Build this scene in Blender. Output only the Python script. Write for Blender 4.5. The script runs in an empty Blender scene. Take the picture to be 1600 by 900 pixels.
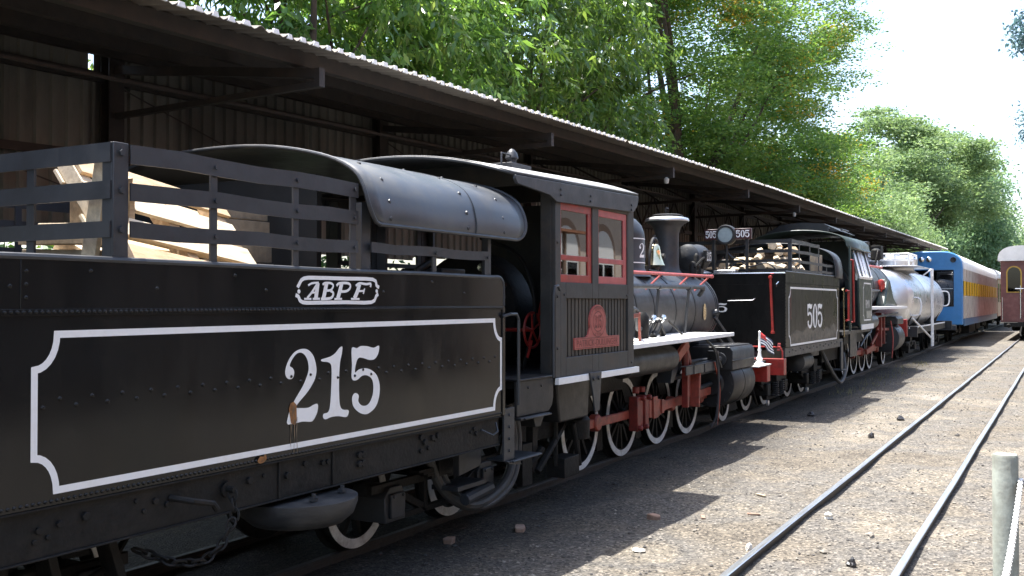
import bpy, bmesh, math, random
import numpy as np
from mathutils import Vector, Matrix
R = math.radians
random.seed(7)
rng = np.random.default_rng(11)
scene = bpy.context.scene
COL = scene.collection

# ------------------------------------------------------------------ camera, sky, sun, exposure
cam_d = bpy.data.cameras.new("camera")
cam = bpy.data.objects.new("camera", cam_d)
COL.objects.link(cam)
YAW, PITCH = 29.07, 0.81
cam.location = (0, 0, 2.05)
cam_d.sensor_width = 36.0
cam_d.lens = 36.0 * 1556.0 / 1600.0
cam_d.clip_start, cam_d.clip_end = 0.1, 3000
scene.camera = cam
cam.rotation_euler = (R(90 + PITCH), 0, R(-90 + YAW))

SUN_EL = 74.0
w = bpy.data.worlds.new("World"); scene.world = w; w.use_nodes = True
nt = w.node_tree
bg = nt.nodes["Background"]; bg.inputs[1].default_value = 0.15
sky = nt.nodes.new("ShaderNodeTexSky"); sky.sky_type = 'NISHITA'; sky.sun_disc = False
sky.sun_elevation = R(SUN_EL); sky.sun_rotation = 0.0
sky.air_density = 1.0; sky.dust_density = 3.0; sky.ozone_density = 1.0
nt.links.new(sky.outputs[0], bg.inputs[0])
sd = bpy.data.lights.new("sun", 'SUN'); sd.energy = 4.8; sd.angle = R(0.5); sd.color = (1, .965, .91)
sun = bpy.data.objects.new("sun", sd); COL.objects.link(sun)
sun.location = (0, 40, 120)
sun.rotation_euler = Vector((0.0, -math.cos(R(SUN_EL)), -math.sin(R(SUN_EL)))).to_track_quat('-Z', 'Y').to_euler()
vs = scene.view_settings
vs.view_transform = 'Standard'; vs.look = 'None'; vs.gamma = 1; vs.use_curve_mapping = False
vs.exposure = 1.75
scene.cycles.use_denoising = True
scene.cycles.max_bounces = 6; scene.cycles.diffuse_bounces = 3; scene.cycles.glossy_bounces = 3
scene.cycles.transmission_bounces = 4; scene.cycles.transparent_max_bounces = 6
scene.cycles.sample_clamp_indirect = 8

# ------------------------------------------------------------------ materials
MATS = {}
def mat(name, base, rough=.5, metal=0., var=0., vscale=4., bump=0., bscale=30., dirt=None, dscale=2.5, damt=.5, coat=0., rvar=0., stretch=(1, 1, 1), spec=.5):
    m = bpy.data.materials.new(name); m.use_nodes = True
    t = m.node_tree; N = t.nodes; L = t.links
    p = N["Principled BSDF"]
    p.inputs["Roughness"].default_value = rough; p.inputs["Metallic"].default_value = metal
    p.inputs["Coat Weight"].default_value = coat; p.inputs["Specular IOR Level"].default_value = spec
    tc = N.new("ShaderNodeTexCoord"); mp = N.new("ShaderNodeMapping"); mp.inputs[3].default_value = stretch
    L.new(tc.outputs["Object"], mp.inputs[0])
    col = None
    if var or dirt:
        n1 = N.new("ShaderNodeTexNoise"); n1.inputs["Scale"].default_value = vscale; n1.inputs["Detail"].default_value = 8; n1.inputs["Roughness"].default_value = .65
        L.new(mp.outputs[0], n1.inputs[0])
        r1 = N.new("ShaderNodeValToRGB"); r1.color_ramp.elements[0].position = .3; r1.color_ramp.elements[1].position = .7
        lo = [max(0, c * (1 - var)) for c in base]; hi = [min(1, c * (1 + var)) for c in base]
        r1.color_ramp.elements[0].color = (*lo, 1); r1.color_ramp.elements[1].color = (*hi, 1)
        L.new(n1.outputs[0], r1.inputs[0]); col = r1.outputs[0]
        if dirt:
            n2 = N.new("ShaderNodeTexNoise"); n2.inputs["Scale"].default_value = dscale; n2.inputs["Detail"].default_value = 10; n2.inputs["Roughness"].default_value = .7
            L.new(mp.outputs[0], n2.inputs[0])
            r2 = N.new("ShaderNodeValToRGB"); r2.color_ramp.elements[0].position = .48; r2.color_ramp.elements[1].position = .72
            r2.color_ramp.elements[0].color = (0, 0, 0, 1); r2.color_ramp.elements[1].color = (damt, damt, damt, 1)
            L.new(n2.outputs[0], r2.inputs[0])
            mx = N.new("ShaderNodeMix"); mx.data_type = 'RGBA'
            L.new(r2.outputs[0], mx.inputs[0]); L.new(col, mx.inputs[6]); mx.inputs[7].default_value = (*dirt, 1)
            col = mx.outputs[2]
            if rvar:
                mr = N.new("ShaderNodeMapRange"); mr.inputs[3].default_value = rough; mr.inputs[4].default_value = min(1, rough + rvar)
                L.new(n2.outputs[0], mr.inputs[0]); mr.inputs[1].default_value = .35; mr.inputs[2].default_value = .75
                L.new(mr.outputs[0], p.inputs["Roughness"])
        L.new(col, p.inputs["Base Color"])
    else:
        p.inputs["Base Color"].default_value = (*base, 1)
    if bump:
        n3 = N.new("ShaderNodeTexNoise"); n3.inputs["Scale"].default_value = bscale; n3.inputs["Detail"].default_value = 4
        L.new(mp.outputs[0], n3.inputs[0])
        b = N.new("ShaderNodeBump"); b.inputs["Strength"].default_value = bump; b.inputs["Distance"].default_value = .02
        L.new(n3.outputs[0], b.inputs["Height"]); L.new(b.outputs[0], p.inputs["Normal"])
    MATS[name] = m
    return m

M_tank = mat("gloss_black_paint", (.0070, .0075, .0080), .1, var=.3, vscale=1.5, dirt=(.0165, .016, .0155), dscale=1.6, damt=.4, bump=.05, bscale=1.6, rvar=.2, spec=.36, stretch=(1.6, 1, .45))
M_tank5 = mat("worn_black_paint", (.011, .011, .0105), .22, var=.4, vscale=2.5, dirt=(.024, .021, .016), dscale=2.2, damt=.6, bump=.05, bscale=3, rvar=.3, spec=.1, stretch=(1, 1, .4))
M_drum = mat("scuffed_black_paint", (.02, .022, .025), .42, var=.4, vscale=5, dirt=(.07, .068, .064), dscale=6, damt=.7, bump=.12, bscale=22, rvar=.3, stretch=(1, 1, 3))
M_slats = mat("weathered_slats", (.05, .041, .03), .65, var=.35, vscale=6, dirt=(.03, .028, .026), dscale=4, damt=.8, stretch=(1, 1, .2), bump=.1, bscale=30)
M_black = mat("black_paint", (.013, .013, .014), .38, var=.4, vscale=6, dirt=(.03, .028, .024), dscale=4, damt=.5, bump=.06, bscale=25, rvar=.3)
M_grey = mat("dark_grey_paint", (.026, .029, .034), .38, var=.3, vscale=5, dirt=(.05, .048, .044), dscale=6, damt=.5, bump=.08, bscale=18, rvar=.25)
M_canopy = mat("canopy_paint", (.055, .062, .072), .3, var=.25, vscale=3, dirt=(.11, .105, .09), dscale=3, damt=.6, bump=.12, bscale=3, rvar=.3)
M_cab = mat("cab_paint", (.03, .03, .029), .5, var=.3, vscale=5, dirt=(.085, .062, .04), dscale=1.8, damt=.8, bump=.08, bscale=30, rvar=.2)
M_grime = mat("greasy_grime", (.010, .0098, .0095), .6, var=.5, vscale=9, dirt=(.026, .022, .018), dscale=7, damt=.7, bump=.25, bscale=35, spec=.22)
M_boiler = mat("boiler_jacket", (.03, .032, .036), .32, var=.3, vscale=3, dirt=(.075, .07, .062), dscale=5, damt=.5, bump=.05, bscale=6, rvar=.3)
M_stack = mat("stack_paint", (.03, .032, .036), .5, var=.3, vscale=7, dirt=(.06, .046, .032), dscale=6, damt=.6, bump=.1, bscale=30)
M_board = mat("maroon_number_board", (.045, .012, .014), .4, var=.2)
M_white = mat("white_paint", (.8, .8, .79), .45, var=.06, vscale=9, dirt=(.45, .41, .33), dscale=9, damt=.35)
M_whited = mat("worn_white_paint", (.74, .73, .69), .55, var=.1, vscale=12, dirt=(.25, .21, .16), dscale=8, damt=.75)
M_red = mat("red_paint", (.30, .024, .018), .4, var=.25, vscale=8, dirt=(.09, .025, .02), dscale=10, damt=.6)
M_redg = mat("greasy_red_paint", (.19, .022, .015), .5, var=.35, vscale=8, dirt=(.03, .018, .014), dscale=7, damt=.85, bump=.1, bscale=30)
M_redr = mat("rod_red_paint", (.27, .05, .03), .5, var=.35, vscale=9, dirt=(.05, .024, .018), dscale=7, damt=.85, bump=.1, bscale=30)
M_pink = mat("faded_red_paint", (.40, .085, .08), .5, var=.2, vscale=8, dirt=(.3, .09, .07), dscale=12, damt=.5)
M_plate = mat("plate_red", (.36, .085, .07), .5, var=.15, vscale=10, bump=.1, bscale=60)
M_plated = mat("plate_dark_red", (.13, .022, .02), .5, var=.2, vscale=10)
M_wood = mat("pale_pallet_wood", (.60, .50, .36), .7, var=.28, vscale=3, dirt=(.36, .26, .16), dscale=5, damt=.6, bump=.15, bscale=40, stretch=(1, 6, 6))
M_wood2 = mat("tan_pallet_wood", (.48, .35, .21), .75, var=.3, vscale=4, dirt=(.27, .16, .08), dscale=5, damt=.6, bump=.15, bscale=40, stretch=(1, 6, 6))
M_wood3 = mat("weathered_boards", (.33, .27, .19), .8, var=.35, vscale=5, dirt=(.17, .13, .09), dscale=6, damt=.7, bump=.2, bscale=40)
M_brass = mat("polished_brass", (.78, .66, .42), .16, 1., var=.1, vscale=5)
M_chrome = mat("bright_steel", (.75, .75, .74), .2, 1., var=.1, vscale=5)
M_rail = mat("rail_steel", (.045, .04, .037), .6, .2, var=.35, vscale=14, dirt=(.06, .04, .028), dscale=9, damt=.8, bump=.2, bscale=50)
M_railtop = mat("worn_rail_head", (.66, .67, .69), .3, .9, var=.15, vscale=20, dirt=(.28, .22, .17), dscale=6, damt=.6, stretch=(.2, 3, 1))
def tint_per_object(m, amt):
    t = m.node_tree; N = t.nodes; L = t.links; p = N["Principled BSDF"]; src = p.inputs["Base Color"].links[0].from_socket
    oi = N.new("ShaderNodeObjectInfo"); mr = N.new("ShaderNodeMapRange"); mr.inputs[3].default_value = 1 - amt; mr.inputs[4].default_value = 1 + amt
    L.new(oi.outputs["Random"], mr.inputs[0]); hs = N.new("ShaderNodeHueSaturation"); L.new(mr.outputs[0], hs.inputs["Value"]); L.new(src, hs.inputs["Color"]); L.new(hs.outputs[0], p.inputs["Base Color"])
M_wall = mat("shed_cladding", (.16, .156, .134), .75, var=.25, vscale=1.2, dirt=(.062, .058, .047), dscale=1.1, damt=.7, stretch=(1.5, 1, .5))
tint_per_object(M_wall, .28)
M_roof = mat("fibre_cement_sheet", (.17, .15, .125), .85, var=.3, vscale=1.5, dirt=(.08, .07, .058), dscale=.9, damt=.6, stretch=(1, .4, 1))
M_edge = mat("sheet_end_bright_spot", (.85, .85, .82), .6, var=.08, vscale=20)  # white colour stands in for the bright spots at the roof edge
M_steel = mat("brown_steelwork", (.03, .025, .022), .65, var=.3, vscale=6, dirt=(.055, .034, .022), dscale=3, damt=.6)
M_silver = mat("silver_paint", (.66, .67, .69), .25, .85, var=.1, vscale=3, dirt=(.45, .43, .4), dscale=3, damt=.5, bump=.04, bscale=4, rvar=.2)
M_blue = mat("coach_blue_paint", (.05, .21, .47), .3, var=.12, vscale=3, dirt=(.08, .22, .42), dscale=2, damt=.5, coat=.2)
M_stain = mat("stainless_cladding", (.55, .52, .49), .32, .7, var=.2, vscale=2, dirt=(.36, .26, .24), dscale=1.2, damt=.6, rvar=.2)
M_yellow = mat("yellow_band_paint", (.72, .40, .015), .35, var=.12, vscale=5)
M_maroon = mat("maroon_coach_paint", (.14, .045, .04), .35, var=.2, vscale=3, dirt=(.2, .10, .08), dscale=3, damt=.5)
M_brown = mat("brown_coach_paint", (.36, .19, .12), .4, var=.2, vscale=3)
M_cream = mat("cream_roof_paint", (.75, .73, .70), .5, var=.1, vscale=3)
M_gold = mat("gold_trim_paint", (.5, .30, .04), .4)
M_dkgreen = mat("dark_green_paint", (.03, .045, .038), .3, var=.3, vscale=5, dirt=(.06, .065, .05), dscale=4, damt=.5, rvar=.3)
M_post = mat("weathered_post_paint", (.27, .29, .25), .55, var=.15, vscale=7, dirt=(.13, .125, .10), dscale=5, damt=.8, bump=.12, bscale=40)
M_chain = mat("galvanised_chain", (.72, .72, .70), .4, .2, var=.15, vscale=30)
M_rust = mat("rust", (.26, .115, .035), .85, var=.5, vscale=25, dirt=(.08, .05, .03), dscale=30, damt=.8)
M_rust2 = mat("thin_rust", (.15, .105, .06), .75, var=.5, vscale=18, stretch=(4, 1, .6))
M_streak = mat("run_stain", (.085, .075, .06), .7, var=.5, vscale=14, stretch=(4, 1, .6))
M_brick = mat("broken_brick", (.24, .15, .105), .9, var=.3, vscale=15, dirt=(.3, .25, .2), dscale=10, damt=.6, bump=.3, bscale=40)
M_coal = mat("coal", (.02, .02, .022), .4, var=.4, vscale=15, bump=.4, bscale=30)
M_paperbit = mat("pale_litter", (.6, .57, .5), .8, var=.2, vscale=15)
M_bark = mat("bark", (.075, .06, .045), .9, var=.4, vscale=6, dirt=(.03, .025, .02), dscale=5, damt=.7, bump=.5, bscale=12, stretch=(1, 1, .3))
M_hose = mat("rubber_hose", (.05, .05, .05), .6, var=.3, vscale=8, dirt=(.1, .09, .075), dscale=6, damt=.5)
M_dark = mat("sooty_dark", (.008, .008, .008), .8, var=.4, vscale=5)
M_lens = mat("lamp_lens", (.30, .36, .37), .12, var=.2, vscale=6)
M_flagb = mat("flag_cloth_white", (.8, .8, .8), .8)
M_flagk = mat("flag_cloth_black", (.04, .045, .09), .8)
M_flagr = mat("flag_cloth_red", (.55, .05, .05), .8)
M_peach = mat("station_plaster", (.55, .46, .39), .8, var=.1, vscale=1.2, dirt=(.45, .33, .25), dscale=.8, damt=.5)
M_tile = mat("clay_roof_tiles", (.30, .13, .07), .8, var=.3, vscale=4)
M_plat = mat("platform_concrete", (.33, .31, .28), .8, var=.2, vscale=3)
M_clear = mat("dim_bulb_glass", (.5, .5, .46), .2)

def glass_mat(name, tint=(.85, .9, .9), ior=1.52):
    m = bpy.data.materials.new(name); m.use_nodes = True
    t = m.node_tree; N = t.nodes; L = t.links
    N.remove(N["Principled BSDF"])
    tr = N.new("ShaderNodeBsdfTransparent"); tr.inputs[0].default_value = (*tint, 1)
    gl = N.new("ShaderNodeBsdfGlossy"); gl.inputs["Roughness"].default_value = .015
    fr = N.new("ShaderNodeFresnel"); fr.inputs[0].default_value = ior
    mx = N.new("ShaderNodeMixShader")
    L.new(fr.outputs[0], mx.inputs[0]); L.new(tr.outputs[0], mx.inputs[1]); L.new(gl.outputs[0], mx.inputs[2])
    L.new(mx.outputs[0], N["Material Output"].inputs[0])
    return m
M_glass = glass_mat("window_glass", (.45, .45, .43), 2.5)
M_glassd = glass_mat("dusty_glass", (.25, .28, .3), 1.8)

def leaf_mat(name, c1, c2, c3, trans=.35, rough=.45):
    m = bpy.data.materials.new(name); m.use_nodes = True
    t = m.node_tree; N = t.nodes; L = t.links
    p = N["Principled BSDF"]; p.inputs["Roughness"].default_value = rough; p.inputs["Specular IOR Level"].default_value = .55
    geo = N.new("ShaderNodeNewGeometry")
    rmp = N.new("ShaderNodeValToRGB"); e = rmp.color_ramp.elements
    e[0].position = 0; e[0].color = (*c1, 1); e[1].position = 1; e[1].color = (*c3, 1)
    k = e.new(.6); k.color = (*c2, 1)
    tc = N.new("ShaderNodeTexCoord"); nz = N.new("ShaderNodeTexNoise"); nz.inputs["Scale"].default_value = .7; nz.inputs["Detail"].default_value = 2
    L.new(tc.outputs["Object"], nz.inputs[0])
    ad = N.new("ShaderNodeMath"); ad.operation = 'MULTIPLY_ADD'; ad.inputs[1].default_value = .55
    sb = N.new("ShaderNodeMath"); sb.operation = 'MULTIPLY_ADD'; sb.inputs[1].default_value = 1.5; sb.inputs[2].default_value = -.52
    L.new(nz.outputs[0], sb.inputs[0])
    L.new(geo.outputs["Random Per Island"], ad.inputs[0]); L.new(sb.outputs[0], ad.inputs[2])
    L.new(ad.outputs[0], rmp.inputs[0]); L.new(rmp.outputs[0], p.inputs["Base Color"])
    tl = N.new("ShaderNodeBsdfTranslucent")
    hs = N.new("ShaderNodeHueSaturation"); hs.inputs["Hue"].default_value = .475; hs.inputs["Saturation"].default_value = 1.15; hs.inputs["Value"].default_value = 1.5
    L.new(rmp.outputs[0], hs.inputs["Color"]); L.new(hs.outputs[0], tl.inputs[0])
    mx = N.new("ShaderNodeMixShader"); mx.inputs[0].default_value = trans
    L.new(p.outputs[0], mx.inputs[1]); L.new(tl.outputs[0], mx.inputs[2]); L.new(mx.outputs[0], N["Material Output"].inputs[0])
    return m

# ------------------------------------------------------------------ mesh helpers
def wloc(o):
    v = Vector((0, 0, 0))
    while o is not None:
        v += Vector(o.location); o = o.parent
    return v
def tag(o, label=None, cat=None, group=None, kind=None):
    if label: o["label"] = label
    if cat: o["category"] = cat
    if group: o["group"] = group
    if kind: o["kind"] = kind
    return o
def thing(name, loc, label, cat, group=None):
    o = bpy.data.objects.new(name, None); o.empty_display_size = .3
    o.location = loc; COL.objects.link(o)
    return tag(o, label, cat, group)
def link_mesh(name, me, parent=None):
    o = bpy.data.objects.new(name, me); COL.objects.link(o)
    if parent is not None: o.parent = parent
    return o

class MB:
    def __init__(s): s.v = []; s.f = []; s.mi = []; s.cur = 0
    def add(s, vs, fs):
        b = len(s.v); s.v.extend([tuple(map(float, q)) for q in vs])
        for f in fs: s.f.append(tuple(b + i for i in f)); s.mi.append(s.cur)
    def mat(s, i): s.cur = i; return s
    def box(s, x0, x1, y0, y1, z0, z1):
        v = [(x, y, z) for x in (x0, x1) for y in (y0, y1) for z in (z0, z1)]
        s.add(v, [(0, 1, 3, 2), (4, 6, 7, 5), (0, 4, 5, 1), (2, 3, 7, 6), (0, 2, 6, 4), (1, 5, 7, 3)]); return s
    def beam(s, p0, p1, w, h, up=(0, 0, 1)):
        p0 = Vector(p0); p1 = Vector(p1); d = (p1 - p0).normalized(); u = Vector(up)
        a = d.cross(u)
        if a.length < 1e-4: a = d.cross(Vector((1, 0, 0)))
        a.normalize(); b = a.cross(d).normalized()
        v = []
        for p in (p0, p1):
            for i, j in ((-1, -1), (1, -1), (1, 1), (-1, 1)): v.append(p + a * (i * w / 2) + b * (j * h / 2))
        s.add(v, [(3, 2, 1, 0), (4, 5, 6, 7), (0, 1, 5, 4), (1, 2, 6, 5), (2, 3, 7, 6), (3, 0, 4, 7)]); return s
    def tube(s, pts, r, n=8, closed=False, caps=True):
        P = [Vector(p) for p in pts]; k = len(P); rr = r if hasattr(r, '__len__') else [r] * k
        T = []
        for i in range(k):
            a = P[(i - 1) % k] if (closed or i > 0) else P[i]; b = P[(i + 1) % k] if (closed or i < k - 1) else P[i]
            T.append((b - a).normalized())
        ref = Vector((0, 0, 1)) if abs(T[0].z) < .9 else Vector((1, 0, 0))
        nrm = T[0].cross(ref).normalized(); v = []
        for i in range(k):
            nrm = nrm - T[i] * nrm.dot(T[i])
            if nrm.length < 1e-5: nrm = T[i].orthogonal()
            nrm.normalize(); bn = T[i].cross(nrm)
            for j in range(n):
                t = 2 * math.pi * j / n
                v.append(P[i] + (nrm * math.cos(t) + bn * math.sin(t)) * rr[i])
        f = []
        for i in range(k if closed else k - 1):
            for j in range(n):
                a, b = i * n + j, i * n + (j + 1) % n; c, d = ((i + 1) % k) * n + (j + 1) % n, ((i + 1) % k) * n + j
                f.append((a, b, c, d))
        if caps and not closed:
            f.append(tuple(range(n - 1, -1, -1))); f.append(tuple((k - 1) * n + j for j in range(n)))
        s.add(v, f); return s
    def lathe(s, prof, c, axis='Z', n=24, a0=0., a1=2 * math.pi):
        full = abs(a1 - a0 - 2 * math.pi) < 1e-6
        m = n if full else n + 1
        v = []
        for r, h in prof:
            for j in range(m):
                t = a0 + (a1 - a0) * j / n; x, y = r * math.cos(t), r * math.sin(t)
                if axis == 'Z': q = (c[0] + x, c[1] + y, c[2] + h)
                elif axis == 'X': q = (c[0] + h, c[1] + x, c[2] + y)
                else: q = (c[0] + y, c[1] + h, c[2] + x)
                v.append(q)
        f = []
        for i in range(len(prof) - 1):
            for j in range(n):
                jj = (j + 1) % m
                f.append((i * m + j, i * m + jj, (i + 1) * m + jj, (i + 1) * m + j))
        if full and tuple(prof[0]) != tuple(prof[-1]):
            if prof[0][0] > 1e-4: f.append(tuple(range(m - 1, -1, -1)))
            if prof[-1][0] > 1e-4: f.append(tuple((len(prof) - 1) * m + j for j in range(m)))
        s.add(v, f); return s
    def prism(s, poly, axis, d0, d1):
        # poly: 2D; axis 'Y': (x,z) extruded in y ; 'X': (y,z) ; 'Z': (x,y)
        def q(a, b, d):
            return (a, d, b) if axis == 'Y' else ((d, a, b) if axis == 'X' else (a, b, d))
        n = len(poly); v = [q(a, b, d0) for a, b in poly] + [q(a, b, d1) for a, b in poly]
        f = [tuple(range(n)), tuple(range(2 * n - 1, n - 1, -1))]
        for i in range(n): f.append((i, i + n, (i + 1) % n + n, (i + 1) % n))
        s.add(v, f); return s
    def face(s, pts): s.add(pts, [tuple(range(len(pts)))]); return s
    def strip(s, A, B):
        n = len(A); s.add(list(A) + list(B), [(i, i + 1, n + i + 1, n + i) for i in range(n - 1)]); return s
    def rivet(s, c, nrm, r=.008, h=None):
        nrm = Vector(nrm).normalized(); a = nrm.orthogonal().normalized(); b = nrm.cross(a); c = Vector(c); h = h or r * .7
        v = [c + (a * math.cos(t) + b * math.sin(t)) * r for t in [k * math.pi / 3 for k in range(6)]]
        v += [c + (a * math.cos(t) + b * math.sin(t)) * r * .6 + nrm * h * .8 for t in [k * math.pi / 3 for k in range(6)]]
        v.append(c + nrm * h)
        f = [(k, (k + 1) % 6, 6 + (k + 1) % 6, 6 + k) for k in range(6)] + [(6 + k, 6 + (k + 1) % 6, 12) for k in range(6)]
        s.add(v, f); return s
    def build(s, name, mats, parent=None, bevel=0., smooth=35, tri=False, fixn=True, label=None, thick=0.):
        base = wloc(parent) if parent is not None else Vector((0, 0, 0))
        me = bpy.data.meshes.new(name)
        me.from_pydata([(x - base.x, y - base.y, z - base.z) for x, y, z in s.v], [], s.f)
        for m in (mats if isinstance(mats, (list, tuple)) else [mats]): me.materials.append(m)
        me.polygons.foreach_set("material_index", s.mi)
        if fixn:
            bm = bmesh.new(); bm.from_mesh(me); bmesh.ops.recalc_face_normals(bm, faces=bm.faces); bm.to_mesh(me); bm.free()
        me.validate(); me.update()
        if smooth:
            me.shade_smooth(); me.set_sharp_from_angle(angle=R(smooth))
        o = link_mesh(name, me, parent)
        if thick:
            md = o.modifiers.new("thickness", 'SOLIDIFY'); md.thickness = thick; md.offset = 0
        if bevel:
            md = o.modifiers.new("edge", 'BEVEL'); md.width = bevel; md.segments = 2; md.limit_method = 'ANGLE'; md.angle_limit = R(50); md.use_clamp_overlap = True
            md.harden_normals = False
        if label: o["label"] = label
        return o

def lerp(a, b, t): return a + (b - a) * t
def arc(cx, cz, rx, rz, a0, a1, n): return [(cx + rx * math.cos(R(lerp(a0, a1, i / n))), cz + rz * math.sin(R(lerp(a0, a1, i / n)))) for i in range(n + 1)]
def crom(pts, k=4, closed=True):
    out = []; n = len(pts)
    for i in range(n if closed else n - 1):
        if closed: p0, p1, p2, p3 = pts[i - 1], pts[i], pts[(i + 1) % n], pts[(i + 2) % n]
        else: p0, p1, p2, p3 = pts[max(i - 1, 0)], pts[i], pts[i + 1], pts[min(i + 2, n - 1)]
        for j in range(k):
            t = j / k
            out.append(tuple(.5 * (2 * b + (c - a) * t + (2 * a - 5 * b + 4 * c - d) * t * t + (3 * b - a - 3 * c + d) * t ** 3) for a, b, c, d in zip(p0, p1, p2, p3)))
    if not closed: out.append(tuple(pts[-1]))
    return out

# ---- lettering
TWO = [(4.568, 1.635), (4.596, 1.698), (4.653, 1.747), (4.72, 1.763), (4.78, 1.752), (4.83, 1.706), (4.854, 1.631), (4.84, 1.572), (4.8, 1.522), (4.751, 1.48), (4.693, 1.439), (4.664, 1.409), (4.722, 1.4), (4.781, 1.398), (4.827, 1.411), (4.867, 1.411), (4.864, 1.364), (4.831, 1.32), (4.801, 1.308), (4.722, 1.317), (4.594, 1.313), (4.594, 1.358), (4.616, 1.407), (4.664, 1.467), (4.721, 1.528), (4.76, 1.584), (4.78, 1.635), (4.77, 1.689), (4.74, 1.727), (4.701, 1.741), (4.662, 1.731), (4.624, 1.696), (4.609, 1.665), (4.634, 1.65), (4.649, 1.624), (4.638, 1.592), (4.612, 1.584), (4.581, 1.596)]
ONE = [(4.901, 1.689), (4.984, 1.702), (5.037, 1.723), (5.076, 1.753), (5.108, 1.761), (5.102, 1.713), (5.085, 1.659), (5.076, 1.563), (5.077, 1.453), (5.086, 1.384), (5.114, 1.354), (5.173, 1.345), (5.169, 1.314), (5.143, 1.302), (5.071, 1.316), (4.996, 1.317), (4.944, 1.308), (4.919, 1.321), (4.923, 1.345), (4.965, 1.351), (4.985, 1.386), (4.996, 1.487), (5.001, 1.595), (4.995, 1.65), (4.963, 1.669), (4.911, 1.675)]
FIVE = [(5.205, 1.748), (5.257, 1.745), (5.302, 1.758), (5.372, 1.754), (5.443, 1.741), (5.502, 1.753), (5.495, 1.702), (5.455, 1.665), (5.396, 1.661), (5.326, 1.677), (5.28, 1.68), (5.253, 1.65), (5.239, 1.587), (5.28, 1.603), (5.349, 1.608), (5.419, 1.591), (5.479, 1.551), (5.511, 1.483), (5.504, 1.404), (5.468, 1.342), (5.408, 1.309), (5.35, 1.3), (5.281, 1.321), (5.224, 1.364), (5.209, 1.414), (5.224, 1.444), (5.253, 1.45), (5.281, 1.43), (5.276, 1.395), (5.304, 1.367), (5.35, 1.357), (5.396, 1.373), (5.432, 1.424), (5.439, 1.489), (5.42, 1.533), (5.372, 1.558), (5.315, 1.559), (5.258, 1.534), (5.206, 1.548), (5.208, 1.638)]
STROKES = [[(4.674, 2.139), (4.686, 2.156), (4.732, 2.196), (4.889, 2.202), (5.144, 2.203), (5.429, 2.203), (5.47, 2.163), (5.499, 2.15)], [(4.655, 2.093), (4.68, 2.084), (4.719, 2.049), (4.889, 2.047), (5.144, 2.049), (5.413, 2.049), (5.465, 2.091), (5.489, 2.105)], [(4.733, 2.07), (4.8, 2.07)], [(4.76, 2.074), (4.812, 2.118), (4.858, 2.169)], [(4.86, 2.17), (4.852, 2.125), (4.842, 2.073)], [(4.812, 2.07), (4.881, 2.071)], [(4.796, 2.108), (4.85, 2.111)], [(4.768, 2.153), (4.804, 2.167), (4.868, 2.172)], [(4.943, 2.169), (4.93, 2.126), (4.914, 2.074)], [(4.905, 2.159), (4.926, 2.17), (4.982, 2.171), (5.008, 2.158), (5.001, 2.14), (4.98, 2.125), (4.934, 2.123)], [(4.98, 2.123), (5.008, 2.11), (5.002, 2.087), (4.972, 2.073), (4.889, 2.07)], [(5.093, 2.171), (5.074, 2.12), (5.053, 2.073)], [(5.019, 2.07), (5.096, 2.071)], [(5.04, 2.154), (5.065, 2.17), (5.144, 2.174), (5.179, 2.163), (5.175, 2.139), (5.14, 2.121), (5.083, 2.118)], [(5.278, 2.169), (5.256, 2.122), (5.224, 2.074)], [(5.188, 2.071), (5.278, 2.071)], [(5.237, 2.157), (5.278, 2.175), (5.347, 2.17), (5.399, 2.174), (5.394, 2.151)], [(5.256, 2.122), (5.324, 2.125)], [(5.331, 2.141), (5.317, 2.105)]]
STROKE_W = [.024, .024, .012, .016, .034, .013, .012, .013, .034, .015, .018, .034, .013, .017, .034, .013, .016, .013, .012]
def norm_glyph(p):
    x0 = min(a for a, b in p); x1 = max(a for a, b in p); z0 = min(b for a, b in p); z1 = max(b for a, b in p)
    return [((a - x0) / (x1 - x0), (b - z0) / (z1 - z0)) for a, b in p]
GLY = {'2': norm_glyph(TWO), '1': norm_glyph(ONE), '5': norm_glyph(FIVE)}
def tri_poly(pts2):
    bm = bmesh.new(); vs_ = [bm.verts.new((a, b, 0)) for a, b in pts2]
    f = bm.faces.new(vs_); f.normal_update(); r = bmesh.ops.triangulate(bm, faces=[f]); bm.verts.index_update()
    fs = [tuple(v.index for v in g.verts) for g in bm.faces]; bm.free(); return fs
def put_glyph(mb, ch, fn, u0, u1, v0, v1, k=3):
    """fn(u,v) -> 3-D point on the painted surface"""
    if ch == '0':
        n = 28; A = []; B = []
        for i in range(n + 1):
            t = 2 * math.pi * i / n
            A.append(fn(lerp(u0, u1, .5 + .5 * math.cos(t)), lerp(v0, v1, .5 + .5 * math.sin(t))))
            B.append(fn(lerp(u0, u1, .5 + .2 * math.cos(t)), lerp(v0, v1, .5 + .43 * math.sin(t))))
        mb.strip(A, B); return
    p = crom(GLY[ch], k); mb.add([fn(lerp(u0, u1, a), lerp(v0, v1, b)) for a, b in p], tri_poly(p))
def put_number(mb, s, fn, u0, u1, v0, v1, gap=.12):
    n = len(s); w_ = (u1 - u0) / (n + gap * (n - 1))
    for i, ch in enumerate(s):
        a = u0 + i * w_ * (1 + gap); sh = (.22 if ch == '1' else 0) * w_ * .5
        put_glyph(mb, ch, fn, a + sh, a + w_ - sh, v0, v1)
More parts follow.
